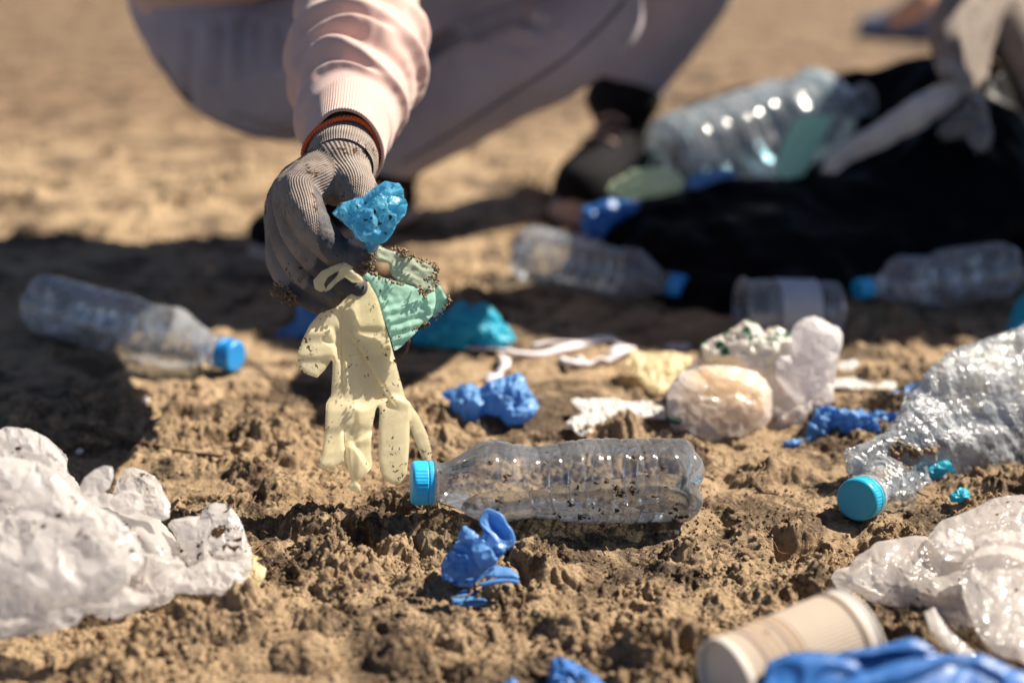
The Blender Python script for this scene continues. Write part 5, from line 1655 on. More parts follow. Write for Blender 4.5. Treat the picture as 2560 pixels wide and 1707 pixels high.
# --- cream glove, paper scrap and white straps to the left of the knotted bag
lump_glove('latex_glove', zp([(60, 400), (75, 375), (200, 400), (350, 430), (500, 420), (620, 430), (720, 480), (700, 560), (560, 640), (480, 780), (400, 860), (440, 940), (380, 940), (300, 860), (220, 780), (120, 680), (20, 580)], *Z5), M_LATEX,
           'pale cream glove spread flat to the left of the knotted bag', half=16, edge=24, step=5, cr=CR(14, 60, 101), tilt=1.2)
M_PAPER = mat_film('white tissue', (0.80, 0.77, 0.74), trans=0.3, rough=0.8, spec=0.1, dirt=0.15, wr=120, wrb=0.6, seed=21.0)
lump_glove('tissue_scrap', zp([(1480, 690), (1530, 670), (1640, 690), (1760, 680), (1900, 700), (2080, 710), (2200, 720), (2250, 740), (2240, 850), (2120, 850), (1960, 815), (1860, 810), (1770, 850), (1760, 890), (1680, 920), (1640, 970), (1560, 975), (1480, 920), (1440, 880), (1490, 830), (1580, 800), (1530, 750)], *Z7), M_PAPER,
           'torn white tissue scrap on the soil above the front bottle', cat='paper', group='torn white scraps', half=10, edge=14, step=4.5, cr=CR(9, 44, 103), tilt=1.6)
lump_glove('plastic_shard', [(2090, 920), (2100, 905), (2140, 898), (2148, 912), (2120, 930), (2096, 930)], M_PAPER, 'tiny white scrap on bare soil right of the knotted bag', cat='scrap', group='torn white scraps', half=6, edge=8, step=3, cr=CR(4, 30, 104), tilt=1.2)
lump_glove('plastic_shard', [(2080, 948), (2140, 940), (2240, 955), (2240, 972), (2150, 975), (2085, 968)], M_PAPER, 'flat pale strip half buried right of the knotted bag', cat='scrap', group='torn white scraps', half=5, edge=7, step=4, cr=CR(4, 30, 105), tilt=1.4)
M_STRAP = mat_plain('white elastic strap', (0.74, 0.68, 0.70), 0.7, 0.06, 200, 0.3, 0.2, dirt=0.15)


def ribbon(pts, w, th=.0012, up=0.004, n=60):
    """flat band lying on the soil through photo pixels"""
    p = np.array(pts, float)
    c = catmull(p, n)
    g = G(c[:, 0], c[:, 1]); g[:, 2] = ground_h(g[:, 0], g[:, 1])
    g[:, 2] = np.convolve(np.pad(g[:, 2], 4, mode='edge'), np.ones(9) / 9, 'valid') + up + .002 * np.sin(np.arange(n) * .4)
    T = np.gradient(g, axis=0); T /= np.linalg.norm(T, axis=1)[:, None]
    S = np.cross(T, [0, 0, 1.0]); S /= np.linalg.norm(S, axis=1)[:, None]
    tw = 0.5 * np.sin(np.arange(n) * .13)[:, None]
    S = S * np.cos(tw) + np.array([0, 0, 1.0]) * np.sin(tw)
    U = np.cross(S, T)
    V = np.stack([g - S * w / 2 + U * th, g + S * w / 2 + U * th, g + S * w / 2 - U * th, g - S * w / 2 - U * th], 1).reshape(-1, 3)
    FA = [[i * 4 + j, i * 4 + (j + 1) % 4, (i + 1) * 4 + (j + 1) % 4, (i + 1) * 4 + j] for i in range(n - 1) for j in range(4)] + [[3, 2, 1, 0], [(n - 1) * 4 + j for j in range(4)]]
    return V, FA


tag(mesh('mask_straps', *joinm([ribbon([(1050, 862), (1120, 876), (1220, 886), (1330, 902), (1400, 892), (1460, 868), (1530, 866), (1560, 882)], .008),
                                ribbon([(1250, 902), (1262, 905), (1258, 925), (1240, 942), (1220, 955)], .011),
                                ribbon([(1330, 880), (1420, 868), (1500, 858), (1555, 872), (1580, 895), (1520, 912), (1440, 930), (1400, 912)], .007),
                                ribbon([(1560, 880), (1540, 900), (1480, 920), (1440, 925)], .014)]), M_STRAP),
    'tangled white elastic straps stretched across the soil below the cyan glove', 'straps')
lump_glove('tissue_scrap', [(1650, 870), (1680, 856), (1720, 856), (1745, 880), (1740, 905), (1690, 900)], mat_film('lilac tissue', (0.72, 0.66, 0.72), trans=.3, rough=.8, dirt=0.05), 'small lilac-white scrap behind the cream glove beside the knotted bag', cat='paper', group='torn white scraps', half=10, edge=14, step=4, cr=CR(8, 40, 107), dd=.03)


# ================================================================== OTHER BOTTLES
def std_profile(L, R, neck=.0135, waist=True, ribs=8):
    p = [(.10 * L, neck), (.13 * L, neck * 1.02), (.17 * L, neck * 1.35), (.22 * L, R * .72), (.27 * L, R * .92), (.31 * L, R * .98)]
    p += [(.36 * L, R * .95), (.42 * L, R * .84 if waist else R * .97), (.48 * L, R * .88 if waist else R), (.55 * L, R * .98)]
    p += [(.60 * L, R), (.95 * L, R), (.98 * L, R * .94), (.995 * L, R * .78), (L, R * .6), (.985 * L, R * .3), (.97 * L, .0001)]
    q = smooth_prof(dense(p, 220), 6)
    for z in np.linspace(.34, .92, ribs):
        q[:, 1] -= np.where(np.arange(len(q)) < 190, 1, 0) * R * .035 * np.exp(-((q[:, 0] - z * L) / (.008 * L)) ** 2)
    return q


def bottle(a, b, R, mat, capm, label, deform=None, capr=.0152, caph=.017, waist=True, roll=0.0, cat='bottle', group='discarded plastic bottles', cap=True, neck=.0135, bend=None, fold=0.0, seed=0):
    """lying bottle from the cap end a to the base b"""
    a = np.asarray(a, float); b = np.asarray(b, float)
    L = np.linalg.norm(b - a)
    root = empty('plastic_bottle', tuple((a + b) / 2 * np.array([1, 1, 0])), label, cat, group)
    pr_ = std_profile(L, R, neck, waist)
    V, FA = revolve(pr_, 96)
    V = petal(V, .93 * L, .985 * L, R)
    if deform is not None: V = deform(V, L, R)
    W_ = place_local(V, a, b, roll)
    mesh('bottle_body', W_, FA, mat, root)
    Vc, Fc = revolve(dense([(.085 * L, neck), (.085 * L, neck * 1.2), (.092 * L, neck * 1.22), (.1 * L, neck * 1.05)], 16), 64)
    mesh('neck_collar', place_local(Vc, a, b), Fc, mat, root)
    if cap:
        Vc, Fc = cap_mesh(capr, caph)
        mesh('bottle_cap', place_local(Vc, a, b), Fc, capm, root)
    return root


def crush(amount, seed, flat=(0, 1, 0), z0=.18, z1=.97, size=.05, flatten=0.0):
    def f(V, L, R):
        V = V.copy()
        w = sstep(z0 * L, (z0 + .12) * L, V[:, 2]) * (1 - sstep((z1 - .06) * L, z1 * L, V[:, 2]))
        rad_ = np.stack([V[:, 0], V[:, 1], 0 * V[:, 0]], 1); rn = np.linalg.norm(rad_, axis=1)[:, None] + 1e-9
        c = crumple(V, 1.0, size, seed, 6, .15)
        dn = np.minimum(c + 0.35, 0.25)
        V += rad_ / rn * (w * dn * amount)[:, None]
        fl = np.asarray(flat, float)
        s = V @ fl
        V -= fl * (w * flatten * s)[:, None]
        return V
    return f


# left, in the shadow: base to the left, blue cap to the right
za = gz(540, 900)
bottle(P(592, 892, float(gd(935, za))), P(95, 755, float(gd(880, gz(200, 880))) + .02), .031, M_PETD, M_CAP2, 'dented bottle with dark blue cap lying in the shadow at the left edge', deform=crush(.010, 111, z0=.14, z1=.6, size=.06), roll=.8, seed=1)
# behind, between the hand and the black bag
bottle(P(1712, 722, float(gd(765, 0)) - .01), P(1300, 628, float(gd(720, 0)) + .03), .033, M_PETD, M_CAP2, 'blurred clear bottle with dark blue cap lying beside the black sack', deform=crush(.006, 112, size=.08), roll=.3)
# right, half in the shade of the sack
bottle(P(2140, 724, 1.262), P(2525, 672, 1.325), .031, M_PETD, M_CAP, 'blurred crumpled bottle with teal cap at the foot of the black sack, near right edge', deform=crush(.010, 113, size=.06), roll=1.3, capr=.012, neck=.011)

# big crushed bottle on the right: cap towards us, body twisting up out of the frame
M_CAPT = mat_plain('turquoise cap', (0.012, 0.33, 0.50), 0.33, 0.05, 40, 0.05, 0.5, dirt=0.1)
rb = empty('crushed_bottle', tuple(G(2350, 1240)), 'big crushed clear bottle with turquoise cap, muddy neck, at the right edge', 'bottle', 'discarded plastic bottles')
dR = float(gd(1300, 0.0))
body_o = [(2112, 1128), (2140, 1118), (2200, 1090), (2230, 1060), (2262, 1000), (2310, 940), (2370, 880), (2450, 850), (2520, 828), (2600, 800), (2800, 780), (2800, 1120), (2640, 1150), (2560, 1175), (2480, 1190), (2400, 1215), (2360, 1260), (2300, 1290), (2250, 1297), (2190, 1278), (2160, 1240), (2120, 1190)]
base_d = lambda x, y: dR + .03 + 0.00016 * (x - 2150) + 0.00010 * (1250 - y)
seg_ = lambda x, y: 3.2 * (np.abs((((x - 2150) * .86 - (y - 1200) * .5 + 16 * np.sin(y / 50.0) + 10 * np.sin(x / 37.0)) / 46.0) % 1 - .5) * 4 - 1) * np.clip((x - 2230) / 80, 0, 1)
V, T, PX, sd_ = pillow(body_o, base_d, 3.4, half=70, edge=120, ridge=seg_, flat_back=.9)
mR = dR / F
nv = normals(V, T)
tw = sstep(2330, 2220, PX[:, 0])
V = V + nv * (crumple(V, 20 * mR, 130 * mR, 121, 5, .15) + crumple(V, 4.5 * mR, 34 * mR, 122, 6, .2) + crumple(V, 1.5 * mR, 12 * mR, 124, 6, .2) + tw * crumple(V, 10 * mR, 60 * mR, 123, 5, .1))[:, None]
mesh('bottle_body', V, T, M_PETC, rb)
ca, cb = P(2140, 1250, dR - .012), P(2210, 1222, dR + .030)
ax_ = (cb - ca) / np.linalg.norm(cb - ca)
Vc, Fc = cap_mesh(.0156, .0150)
mesh('bottle_cap', place_local(Vc, ca, cb), Fc, M_CAPT, rb)
Vc, Fc = revolve(dense([(.0150, .0132), (.0160, .0162), (.0185, .0162), (.0200, .0138), (.030, .0140), (.04, .021), (.048, .027)], 30), 80)
Vc = Vc * np.array([1, 1, 1.0])
mesh('neck_collar', place_local(Vc, ca, cb), Fc, M_PETC, rb)
rng = np.random.RandomState(31)
mp = []
for x0, y0, x1, y1, n_, s_ in ((2170, 1195, 2290, 1160, 60, 9), (2215, 1190, 2250, 1188, 26, 8), (2230, 1120, 2290, 1130, 40, 12), (2290, 1130, 2350, 1120, 18, 5), (2130, 1192, 2180, 1215, 16, 4)):
    t_ = rng.uniform(0, 1, n_)
    x = x0 + (x1 - x0) * t_ + rng.normal(size=n_) * s_; y = y0 + (y1 - y0) * t_ + rng.normal(size=n_) * s_ * .7
    # sit on the film
    for xx, yy in zip(x, y):
        f_ = np.where(sd_ >= 0)[0]
        j = f_[((PX[f_] - [xx, yy]) ** 2).sum(1).argmin()]
        mp.append(V[j] + rng.normal(size=3) * .0008)
mp = np.array(mp)
v, f = lumps(mp, .0026 * rng.uniform(.3, 1.3, len(mp)), 33, .9, .4)
tag(mesh('mud', v, f, M_GROUND, rb), kind='stuff')
# a cyan rubber finger trapped inside its neck
lump_in = [(2190, 1215), (2240, 1180), (2300, 1155), (2370, 1150), (2390, 1175), (2330, 1200), (2260, 1225), (2210, 1240)]
soft('glove_inside', [dict(o=lump_in, d=dR + .052, half=14, edge=18, fa=(12, 5.0, 3, .42, 125))], M_NITC, None, 'cyan glove trapped inside the big crushed bottle', 'glove', 'discarded rubber gloves').name = 'nitrile_glove'

# clear tub behind the knotted bag
tub_a = P(1850, 778, float(gd(840, 0.0)) + .0); tub_b = P(2098, 772, float(gd(850, 0.0)) + .015)
tb = empty('plastic_cup', tuple((tub_a + tub_b) / 2 * np.array([1, 1, 0])), 'clear plastic cup tipped on its side behind the knotted bag', 'cup', 'discarded cups')
Lt = np.linalg.norm(tub_b - tub_a)
prt = dense([(0, .034), (0.002, .0365), (.006, .0365), (.008, .0335), (.3 * Lt, .033), (.85 * Lt, .030), (.97 * Lt, .029), (Lt, .025), (.98 * Lt, .02), (.97 * Lt, .0001)], 90)
V, FA = revolve(prt, 80)
V = V * np.array([1.0, 1.0, 1]); V[:, :2] *= (1 + .04 * noise3(V * 22, 5))[:, None]
mesh('cup_wall', place_local(V, tub_a, tub_b), FA, mat_pet('frosted cup wall', (.9, .93, .97), .34, .2, .12, 20, .1, 6.0), tb)
V, FA = revolve(dense([(.35 * Lt, .0338), (.75 * Lt, .0322)], 12), 80)
V[:, :2] *= (1 + .04 * noise3(V * 22, 5))[:, None]
k_ = np.arctan2(V[:, 1], V[:, 0])
mesh('cup_label', place_local(V, tub_a, tub_b), FA, mat_plain('grey printed label', (.42, .46, .52), .5, .25, 60, .05, .4), tb)
soft('tissue_scrap', [dict(o=zp([(1300, 150), (1330, 60), (1400, 10), (1480, 40), (1560, -10), (1640, 40), (1710, 130), (1650, 200), (1520, 200), (1400, 190)], *Z5), d=float(gd(838, 0.0)) - .02, half=16, edge=24, fa=(18, 8.7, 3, .42, 131))], M_PAPER, None,
     'crumpled white tissue spilling from the tipped clear cup', 'paper', 'torn white scraps')

# paper cup in front
cup_m = float(gd(1740, 0.0))
ca, cb = P(1816, 1712, gd(1712, .029)), P(2126, 1594, gd(1594, .031))
cup = empty('paper_cup', tuple((ca + cb) / 2 * np.array([1, 1, 0])), 'striped corrugated paper cup on its side by the large near blue glove', 'cup', 'discarded cups')
Lc = np.linalg.norm(cb - ca)
r0, r1 = .0248, .0276
M_CUP = None


def mat_cup():
    m, nt, out = nmat('striped cup sleeve')
    co = coord(nt)
    z = N(nt, 'ShaderNodeAttribute', attribute_name='along').outputs['Fac']
    base = mixc(nt, noise_tex(nt, co, 40, 4), (.36, .295, .235), (.44, .37, .30))
    for z0, w, c in ((.165, .012, (.12, .06, .04)), (.225, .010, (.22, .12, .055)), (.285, .010, (.24, .13, .05)), (.350, .012, (.13, .07, .045)), (.405, .011, (.24, .14, .055)), (.44, .006, (.2, .11, .06)), (.055, .008, (.45, .36, .27))):
        dd = math_(nt, 'ABSOLUTE', math_(nt, 'SUBTRACT', z, z0))
        base = mixc(nt, ramp(nt, dd, w * 1.4, w * .6), base, c)
    base = mixc(nt, dirt_mask(nt, co, .2, seed=3.0), base, DIRT)
    nt.links.new(principled(nt, base=base, rough=.75, spec=.25), out.inputs[0])
    return m


M_CUP = mat_cup()
M_CUPW = mat_plain('white cup paper', (.56, .51, .46), .6, .05, 60, .05, .3, dirt=.1)
pc = dense([(.03 * Lc, r0), (.86 * Lc, r1 * 1.0)], 90)
V, FA = revolve(pc, 300)
an_ = np.arctan2(V[:, 1], V[:, 0])
V[:, :2] *= (1 + .012 * np.sin(an_ * 75))[:, None]
mesh('cup_sleeve', place_local(V, ca, cb), FA, M_CUP, cup, attrs={'along': V[:, 2] / Lc})
V, FA = revolve(dense([(.035 * Lc, .0001), (.035 * Lc, r0 * .86), (.03 * Lc, r0 * .9), (0, r0 * .93), (-.012 * Lc, r0 * .96), (-.014 * Lc, r0 * 1.02), (.0, r0 * 1.035), (.035 * Lc, r0 * 1.03)], 60), 120)
mesh('cup_base', place_local(V, ca, cb), FA, M_CUPW, cup)
V, FA = revolve(dense([(.85 * Lc, r1 * .985), (.93 * Lc, r1 * 1.0), (.975 * Lc, r1 * 1.015), (.98 * Lc, r1 * 1.04), (.99 * Lc, r1 * 1.05), (Lc, r1 * 1.04), (Lc * 1.0, r1 * 1.0), (.97 * Lc, r1 * .985), (.2 * Lc, r0 * .93), (.2 * Lc, .0001)], 110), 120)
mesh('cup_rim', place_local(V, ca, cb), FA, M_CUPW, cup)
V, FA = revolve(dense([(.865 * Lc, r1 * 1.0), (.87 * Lc, r1 * 1.035), (.895 * Lc, r1 * 1.04), (.90 * Lc, r1 * 1.005)], 14), 120)
mesh('sleeve_band', place_local(V, ca, cb), FA, mat_plain('brown band', (.30, .215, .15), .6, .1, 60, .1, .3), cup)

# ================================================================== BLACK SACK, LYING OPEN
def mat_sack():
    m, nt, out = nmat('black polythene')
    co = coord(nt)
    n = noise_tex(nt, co, 26, 4, 0.55, 1.0)
    nt.links.new(principled(nt, base=(.0018, .0018, .003), rough=.36, spec=.04, normal=bump(nt, n, .3, .006)), out.inputs[0])
    return m


M_SACK = mat_sack()
lipF = [(1530, 610, 1.40), (1580, 520, 1.43), (1640, 485, 1.44), (1740, 460, 1.44), (1860, 445, 1.44), (1980, 438, 1.44), (2090, 436, 1.44), (2200, 400, 1.44), (2330, 320, 1.45), (2420, 235, 1.47), (2470, 195, 1.49)]
lipB = [(2500, 150, 1.56), (2400, 120, 1.63), (2300, 135, 1.68), (2180, 165, 1.72), (2050, 185, 1.74), (1900, 205, 1.75), (1780, 235, 1.74), (1690, 285, 1.70), (1630, 350, 1.62), (1570, 450, 1.52)]
lp = np.array(lipF + lipB, float)
lc = catmull(np.vstack([lp, lp[:1]]), 200)
lip = P(lc[:, 0], lc[:, 1], lc[:, 2])
ctr = lip.mean(0)
gb = [(1500, 640), (1630, 765), (1780, 805), (1930, 825), (2080, 822), (2200, 775), (2360, 725), (2500, 680), (2660, 640)]
gB = [(2760, 520), (2700, 440), (2560, 400), (2380, 400), (2200, 420), (2000, 440), (1800, 470), (1650, 510), (1540, 570)]
bp = np.array(gb + gB, float)
bc = catmull(np.vstack([bp, bp[:1]]), 200)
bot = G(bc[:, 0], bc[:, 1]); bot[:, 2] = -.004


def arc_par(C):
    t = np.concatenate([[0], np.cumsum(np.linalg.norm(np.diff(C, axis=0), axis=1))])
    return t / t[-1]


def resamp(C, n):
    t = arc_par(C); q = np.linspace(0, 1, n, endpoint=False)
    return np.stack([np.interp(q, t, C[:, k]) for k in range(3)], 1)


na = 220
Lp = resamp(np.vstack([lip, lip[:1]]), na); Bp = resamp(np.vstack([bot, bot[:1]]), na)
rows = []
bc_ = Bp.mean(0); lc_ = Lp.mean(0)
for s in np.linspace(0, 1, 34):
    c = Lp * (1 - s) + Bp * s
    outw = c - (lc_ * (1 - s) + bc_ * s); outw[:, 2] = 0
    outw /= np.linalg.norm(outw, axis=1)[:, None] + 1e-9
    c = c + outw * (.045 * math.sin(math.pi * min(1, s * 1.05)))
    rows.append(c)
for s in (.35, .7, 1.0): rows.append(Bp * (1 - s) + bc_ * s + [0, 0, -.002])
inn = []
for s in np.linspace(0.02, 1, 16):
    c = Lp * (1 - .85 * s) + lc_ * .85 * s
    c[:, 2] = c[:, 2] - .10 * sstep(0, .6, s) 
    c[:, 2] = np.maximum(c[:, 2], .02)
    inn.append(c)
R_ = np.array(inn[::-1] + rows)
m_ = len(R_)
V = R_.reshape(-1, 3)
i = np.arange(m_ - 1)[:, None] * na; j = np.arange(na)[None]
FA = np.stack([i + j, i + (j + 1) % na, i + na + (j + 1) % na, i + na + j], 2).reshape(-1, 4)
nv = normals(V, FA)
st = np.stack([V[:, 0] / .05, V[:, 1] / .05, V[:, 2] / .16], 1)
V = V + nv * (.010 * fbm3(V / .07, 3, 141) + .006 * (1 - 2 * np.abs(noise3(st, 145))))[:, None]
sack = mesh('black_sack', V, FA, M_SACK)
tag(sack, 'big black rubbish sack lying open, full of bottles and plastic', 'rubbish bag')

# contents
def std_big(V, L, R):
    z = V[:, 2] / L
    V = V.copy()
    return V


bottle(P(2212, 232, 1.64), P(1650, 420, 1.56), .064, M_PETB, M_CAP, 'huge bluish ribbed bottle lying on top inside the black sack', waist=False, capr=.02, neck=.019, deform=crush(.014, 151, size=.10), cap=False)
soft('face_mask', [dict(o=[(1938, 432), (1962, 350), (1990, 292), (2040, 285), (2086, 290), (2060, 350), (2030, 400), (2010, 440), (1960, 450)], d=(lambda x, y: 1.455 + .5 * (x - 2010) / F * 1.46), half=8, edge=20, step=5, ridge=lambda x, y: 5 * (np.abs(((x * .93 + y * .36) / 30.) % 1 - .5) * 4 - 1), cr=[(6, 60, 161)])], M_MASK, None,
     'pleated green surgical mask lying inside the black sack', 'mask')
soft('film_wrapper', [dict(o=[(2050, 432), (2070, 390), (2120, 350), (2200, 300), (2290, 235), (2340, 212), (2390, 205), (2420, 225), (2390, 262), (2310, 320), (2210, 372), (2130, 405), (2090, 435)], d=1.44, half=28, edge=36, fa=(26, 9, 3, .45, 163))], mat_film('milky wrapper', (.74, .70, .68), trans=.35, rough=.25, dirt=.1, wr=40, wrb=.5), None,
     'long milky plastic wrapper sticking out of the black sack', 'wrapper')
soft('foil_scrap', [dict(o=[(2335, 150), (2370, 140), (2400, 165), (2430, 200), (2450, 230), (2470, 260), (2480, 320), (2475, 370), (2440, 385), (2410, 345), (2360, 355), (2340, 330), (2370, 290), (2400, 270), (2420, 240), (2380, 195), (2345, 185)], d=1.42, half=18, edge=22, fa=(18, 12.4, 3, .42, 165))], mat_pet('glossy crinkled film', (.9, .9, .9), .18, .16, .1, 60, .6, 8.0), None,
     'glittering crinkled clear film below the gloved hand on the sack', 'plastic film')
soft('latex_glove', [dict(o=[(1515, 480), (1530, 450), (1580, 425), (1640, 418), (1690, 425), (1712, 455), (1700, 480), (1640, 495), (1560, 500)], d=1.40, half=22, edge=28, fa=(18, 8.7, 3, .42, 167))], mat_film('pale green film', (.78, .84, .62), trans=.4, rough=.4, dirt=.1, tcol=(.7, .85, .6)), None,
     'pale green glove draped on the left lip of the black sack', 'glove', 'discarded rubber gloves')
soft('nitrile_glove', [dict(o=[(1450, 570), (1455, 520), (1500, 500), (1560, 495), (1610, 500), (1590, 530), (1540, 570), (1500, 606), (1465, 600)], d=1.42, half=22, edge=30, fa=(18, 8.7, 3, .42, 169))], M_NITD, None,
     'dark blue glove hanging over the left end of the black sack', 'glove', 'discarded rubber gloves')
soft('nitrile_glove', [dict(o=[(1710, 470), (1730, 435), (1780, 425), (1830, 425), (1850, 440), (1790, 455), (1740, 475)], d=1.43, half=14, edge=18, fa=(15, 6.2, 3, .42, 171))], M_NIT, None,
     'small blue glove behind the front lip of the black sack', 'glove', 'discarded rubber gloves')

# ================================================================== SECOND PERSON, at the right edge; unseen body added for its shadow
p2 = empty('person', tuple(G(2700, 330)), 'person at the right edge, only a knitted glove gripping the sack showing; unseen body added to cast shade', 'person')
FG = {'index': [(2440, 20, 1.60, 73), (2400, 90, 1.54, 61), (2392, 160, 1.51, 48), (2402, 222, 1.49, 36)],
      'middle': [(2450, 20, 1.63, 73), (2425, 110, 1.57, 56), (2425, 185, 1.54, 43), (2432, 245, 1.51, 34)],
      'ring': [(2470, 10, 1.63, 75), (2530, 85, 1.60, 70), (2572, 150, 1.57, 58), (2590, 230, 1.53, 43)],
      'little': [(2480, 0, 1.66, 75), (2560, 80, 1.65, 70), (2610, 150, 1.62, 56), (2625, 230, 1.58, 41)],
      'thumb': [(2420, 0, 1.58, 68), (2376, 60, 1.52, 51), (2370, 130, 1.49, 41), (2382, 190, 1.48, 31)]}
T_ = [pxtube(FG[k], n=24, seg=16) for k in FG] + [pxtube([(2450, -40, 1.66, 66), (2470, 10, 1.63, 68)], n=14), pxtube([(2430, -120, 1.70, 58), (2455, -40, 1.67, 62)], n=8)]
V, FA = joinm(T_); V, FQ = remesh(V, FA, .0028, 5)
mesh('work_glove', V, FQ, M_GLOVE, p2, attrs={'coat': np.zeros(len(V)), 'rib': V[:, 0] / .0017})
sk = [tube([(*P(2430, -100, 1.70), .034), (.74, 1.510, .62, .04), (.80, 1.530, .80, .045), (.90, 1.570, .92, .06)], n=20),
      tube([(1.03, 1.460, .45, .12), (1.01, 1.510, .70, .13), (.98, 1.580, .92, .12), (.96, 1.610, 1.05, .055), (.95, 1.610, 1.10, .05)], n=20),
      tube([(.95, 1.610, 1.13, .07), (.94, 1.600, 1.19, .088), (.94, 1.610, 1.24, .085)], n=8), tube([(.87, 1.570, 1.17, .02), (.855, 1.565, 1.155, .014)], n=4),
      tube([(1.06, 1.520, .92, .06), (1.10, 1.600, .70, .048), (1.0, 1.540, .52, .04), (.90, 1.570, .46, .032)], n=16),
      tube([(1.02, 1.390, .42, .095), (1.0, 1.380, .22, .085), (.99, 1.360, .085, .066), (1.03, 1.510, .065, .055), (1.07, 1.680, .06, .045)], n=20),
      tube([(1.06, 1.440, .42, .095), (1.10, 1.480, .22, .085), (1.11, 1.480, .085, .066), (1.14, 1.620, .065, .055), (1.17, 1.860, .06, .045)], n=20)]
V, FA = joinm(sk); V, FQ = remesh(V, FA, .011, 4)  # out-of-view torso, legs and head, placed to shade the ground before the sack
mesh('body', V, FQ, M_SKIN, p2)
jk = [tube([(1.03, 1.460, .43, .14), (1.01, 1.510, .70, .16), (.98, 1.580, .92, .15), (.96, 1.610, 1.06, .075)], n=20),
      tube([(.72, 1.510, .57, .05), (.80, 1.530, .80, .06), (.90, 1.570, .93, .085)], n=14), tube([(1.05, 1.510, .93, .085), (1.10, 1.600, .70, .06), (1.0, 1.540, .52, .05)], n=14)]
V, FA = joinm(jk); V, FQ = remesh(V, FA, .012, 4)
mesh('jacket', V + normals(V, FQ) * (fbm3(V / .07, 3, 9) * .008)[:, None], FQ, cloth_mat('dark grey jacket', (.10, .10, .12)), p2)
tr = [tube([(1.02, 1.390, .43, .11), (1.0, 1.380, .22, .10), (.99, 1.360, .09, .078), (1.03, 1.510, .075, .066), (1.07, 1.660, .065, .052)], n=20),
      tube([(1.06, 1.440, .43, .11), (1.10, 1.480, .22, .10), (1.11, 1.480, .09, .078), (1.14, 1.620, .075, .066), (1.17, 1.840, .065, .052)], n=20)]
V, FA = joinm(tr); V, FQ = remesh(V, FA, .012, 4)
mesh('trousers', V, FQ, cloth_mat('dark blue trousers', (.05, .06, .10)), p2)

p3 = empty('person', tuple(G(2310, 100)), 'person far behind the sack, only a bare ankle and blue grey shoe showing', 'person')
sk = [pxtube([(2235, 50, 2.72, 22), (2300, 8, 2.72, 34), (2330, -60, 2.74, 38), (2360, -330, 2.76, 52), (2380, -520, 2.8, 56)], n=24)]
V, FA = joinm(sk); V, FQ = remesh(V, FA, .011, 4)
mesh('body', V, FQ, M_SKIN, p3)
g1 = G(2335, 100); g2 = G(2140, 96)
shoe('shoe', (g1[0], g1[1], gz(2335, 100)), g1, (g2[0], g2[1], gz(2140, 96)), .11, p3, mu=mat_plain('blue grey shoe', (.16, .20, .28), .7, .1, 60, .1, .3), ms=mat_plain('dark sole', (.05, .05, .07), .7), hgt=.12, sole_t=.025)


# ================================================================== SMALL THINGS
# soil stuck to the front bottle
bo_ = bpy.data.objects['bottle_body'] if 'bottle_body' in bpy.data.objects else None
rng = np.random.RandomState(61)
sp_ = []
for (x, y, n_, sx, sy) in ((1583, 1222, 16, 6, 12), (1556, 1232, 14, 12, 4), (1540, 1212, 10, 5, 10), (1428, 1258, 10, 12, 5), (1592, 1140, 8, 6, 4), (1270, 1190, 9, 10, 6), (1224, 1150, 6, 3, 14), (1510, 1276, 12, 16, 6), (1620, 1240, 10, 16, 8), (1470, 1296, 10, 14, 4), (1655, 1170, 14, 26, 26), (1700, 1290, 16, 14, 10), (1480, 1205, 6, 16, 10), (1400, 1285, 8, 10, 8)):
    sp_ += [(x + rng.normal() * sx, y + rng.normal() * sy) for _ in range(n_)]
q_ = on_surface(Vw, F_FRONT, sp_, .0002)
v, f = lumps(q_, .0008 * rng.uniform(.2, 1.0, len(q_)) ** 2 * 2.6, 63, .6, .7)
tag(mesh('mud', v, f, mat_plain('dark wet soil', (.055, .033, .02), .8, .3, 300, .3, .3), front), kind='stuff')
# printed date on its shoulder
def print_text(lines, size, axis_z, a0):
    out = []
    ax, s_, u_ = frame_to(b0 - a0_)
    for k, t in enumerate(lines):
        cu = bpy.data.curves.new('print', 'FONT'); cu.body = t; cu.size = size; cu.align_x = 'CENTER'
        o = bpy.data.objects.new('print', cu); COL.objects.link(o)
        me = o.evaluated_get(bpy.context.evaluated_depsgraph_get()).to_mesh()
        v = np.array([p.co[:] for p in me.vertices]); ff = [list(p.vertices) for p in me.polygons]
        bpy.data.objects.remove(o)
        z = axis_z + k * size * 1.25 + v[:, 1]
        r = np.interp(z, pr[:230, 0], pr[:230, 1]) + .0004
        an = a0 + v[:, 0] / .017
        out.append((a0_ + ax * z[:, None] + r[:, None] * (np.cos(an)[:, None] * s_ + np.sin(an)[:, None] * u_), ff))
    return joinm(out)


a0_ = a0
ax, s_, u_ = frame_to(b0 - a0)
aa = np.linspace(0, 2 * math.pi, 721)
dots = np.cos(aa) * (s_ @ (CAM - a0)) + np.sin(aa) * (u_ @ (CAM - a0))
ups = np.cos(aa) * s_[2] + np.sin(aa) * u_[2]
abest = aa[(dots / np.linalg.norm(CAM - a0) + .75 * ups).argmax()]
tv, tf = print_text(['22 02', '02 12'], .0052, pxz(1122), abest)
mesh('date_print', tv, tf, mat_plain('black ink', (.03, .03, .035), .6), front, smooth=False)

M_STRAW = mat_plain('dry straw', (.52, .33, .16), .6, .2, 120, .2, .3)
g = [P(-60, 1655, .70), P(20, 1600, .712), P(70, 1570, .722), P(112, 1535, .735)]
tag(mesh('dry_stalk', *tube([(*p, .0035 - .0005 * i) for i, p in enumerate(g)], n=20, seg=10), M_STRAW), 'tan dry stalk across the front of the left white bag', 'stalk')


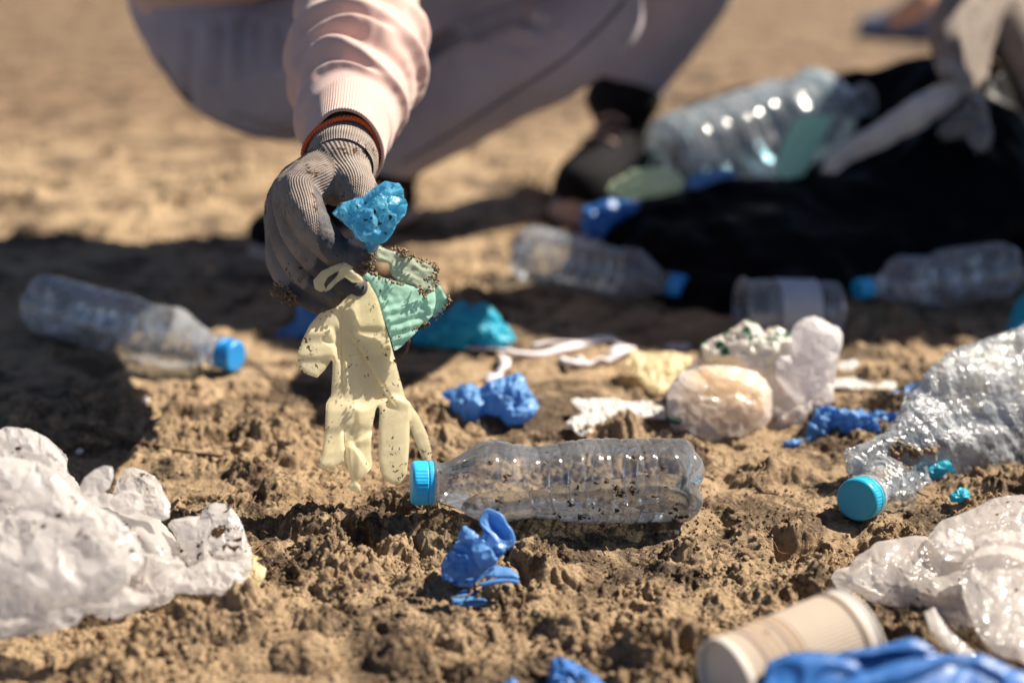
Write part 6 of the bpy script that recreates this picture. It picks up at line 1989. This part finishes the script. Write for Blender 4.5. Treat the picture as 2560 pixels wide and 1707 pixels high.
def twig(pts, r, label, name='twig'):
    c = catmull(np.array(pts, float), 30)
    q = G(c[:, 0], c[:, 1]); q[:, 2] = ground_h(q[:, 0], q[:, 1]) + r
    q[:, 2] = np.convolve(np.pad(q[:, 2], 3, mode='edge'), np.ones(7) / 7, 'valid')
    tag(mesh(name, *tube(np.hstack([q, np.full((30, 1), r)]), n=40, seg=8), mat_plain(name + ' bark', (.16, .10, .06), .8, .3, 200, .3, .2)), label, 'twig')


twig([(190, 1075), (300, 1098), (420, 1130), (560, 1165)], .0016, 'thin straight twig lying on the soil behind the left white bag')
twig([(345, 1580), (400, 1588), (455, 1600)], .0010, 'short thin root below the left white bag')
rng = np.random.RandomState(71)
for i, (x, y, r, lab) in enumerate(((485, 1072, .0032, 'small white pebble on the soil, right of its pair above the left bag'), (430, 1078, .0030, 'small white pebble on the soil, left of its pair above the left bag'), (200, 1132, .0036, 'pale pebble close above the ear of the left white bag'), (360, 1010, .0065, 'pale crumpled scrap of film at the edge of the left shadow'), (1690, 1335, .003, 'lone pale pebble on the soil left of the big crushed bottle'), (1268, 1487, .0055, 'angular soil stone beside the front crumpled blue glove'))):
    q = G(x, y); v, f = lumps(np.array([[q[0], q[1], gz(x, y) + r * .4]]), np.array([r]), 80 + i, .8, .25)
    V2, T2 = subdivide(v, f)
    tag(mesh('pebble' if 'scrap' not in lab else 'film_scrap', V2, T2, M_PAPER if i < 4 else M_GROUND if i == 5 else M_STRAP), lab, 'pebble' if 'scrap' not in lab else 'scrap')

# dry roots and straw bits in the soil
rng = np.random.RandomState(91)
ft = []
for i in range(150):
    x, y = rng.uniform(0, 2560), 960 + 720 * rng.uniform(0, 1) ** .8
    g = G(x, y); an = rng.uniform(0, 6.28); L = rng.uniform(.006, .026)
    t = np.linspace(-.5, .5, 5)
    bx = g[0] + L * t * math.cos(an) + rng.normal(size=5) * L * .06; by = g[1] + L * t * math.sin(an) + rng.normal(size=5) * L * .06
    z = ground_h(bx, by); z = .5 * z + .5 * z.max() + .0006
    ft.append(tube(np.stack([bx, by, z, np.full(5, rng.uniform(.00025, .0006))], 1), n=8, seg=5))
v, f = joinm(ft)
tag(mesh('root_fibres', v, f, mat_plain('dry root fibres', (.20, .125, .07), .8, .5, 60, .2, .2), origin=(0, 0, 0)), kind='stuff')
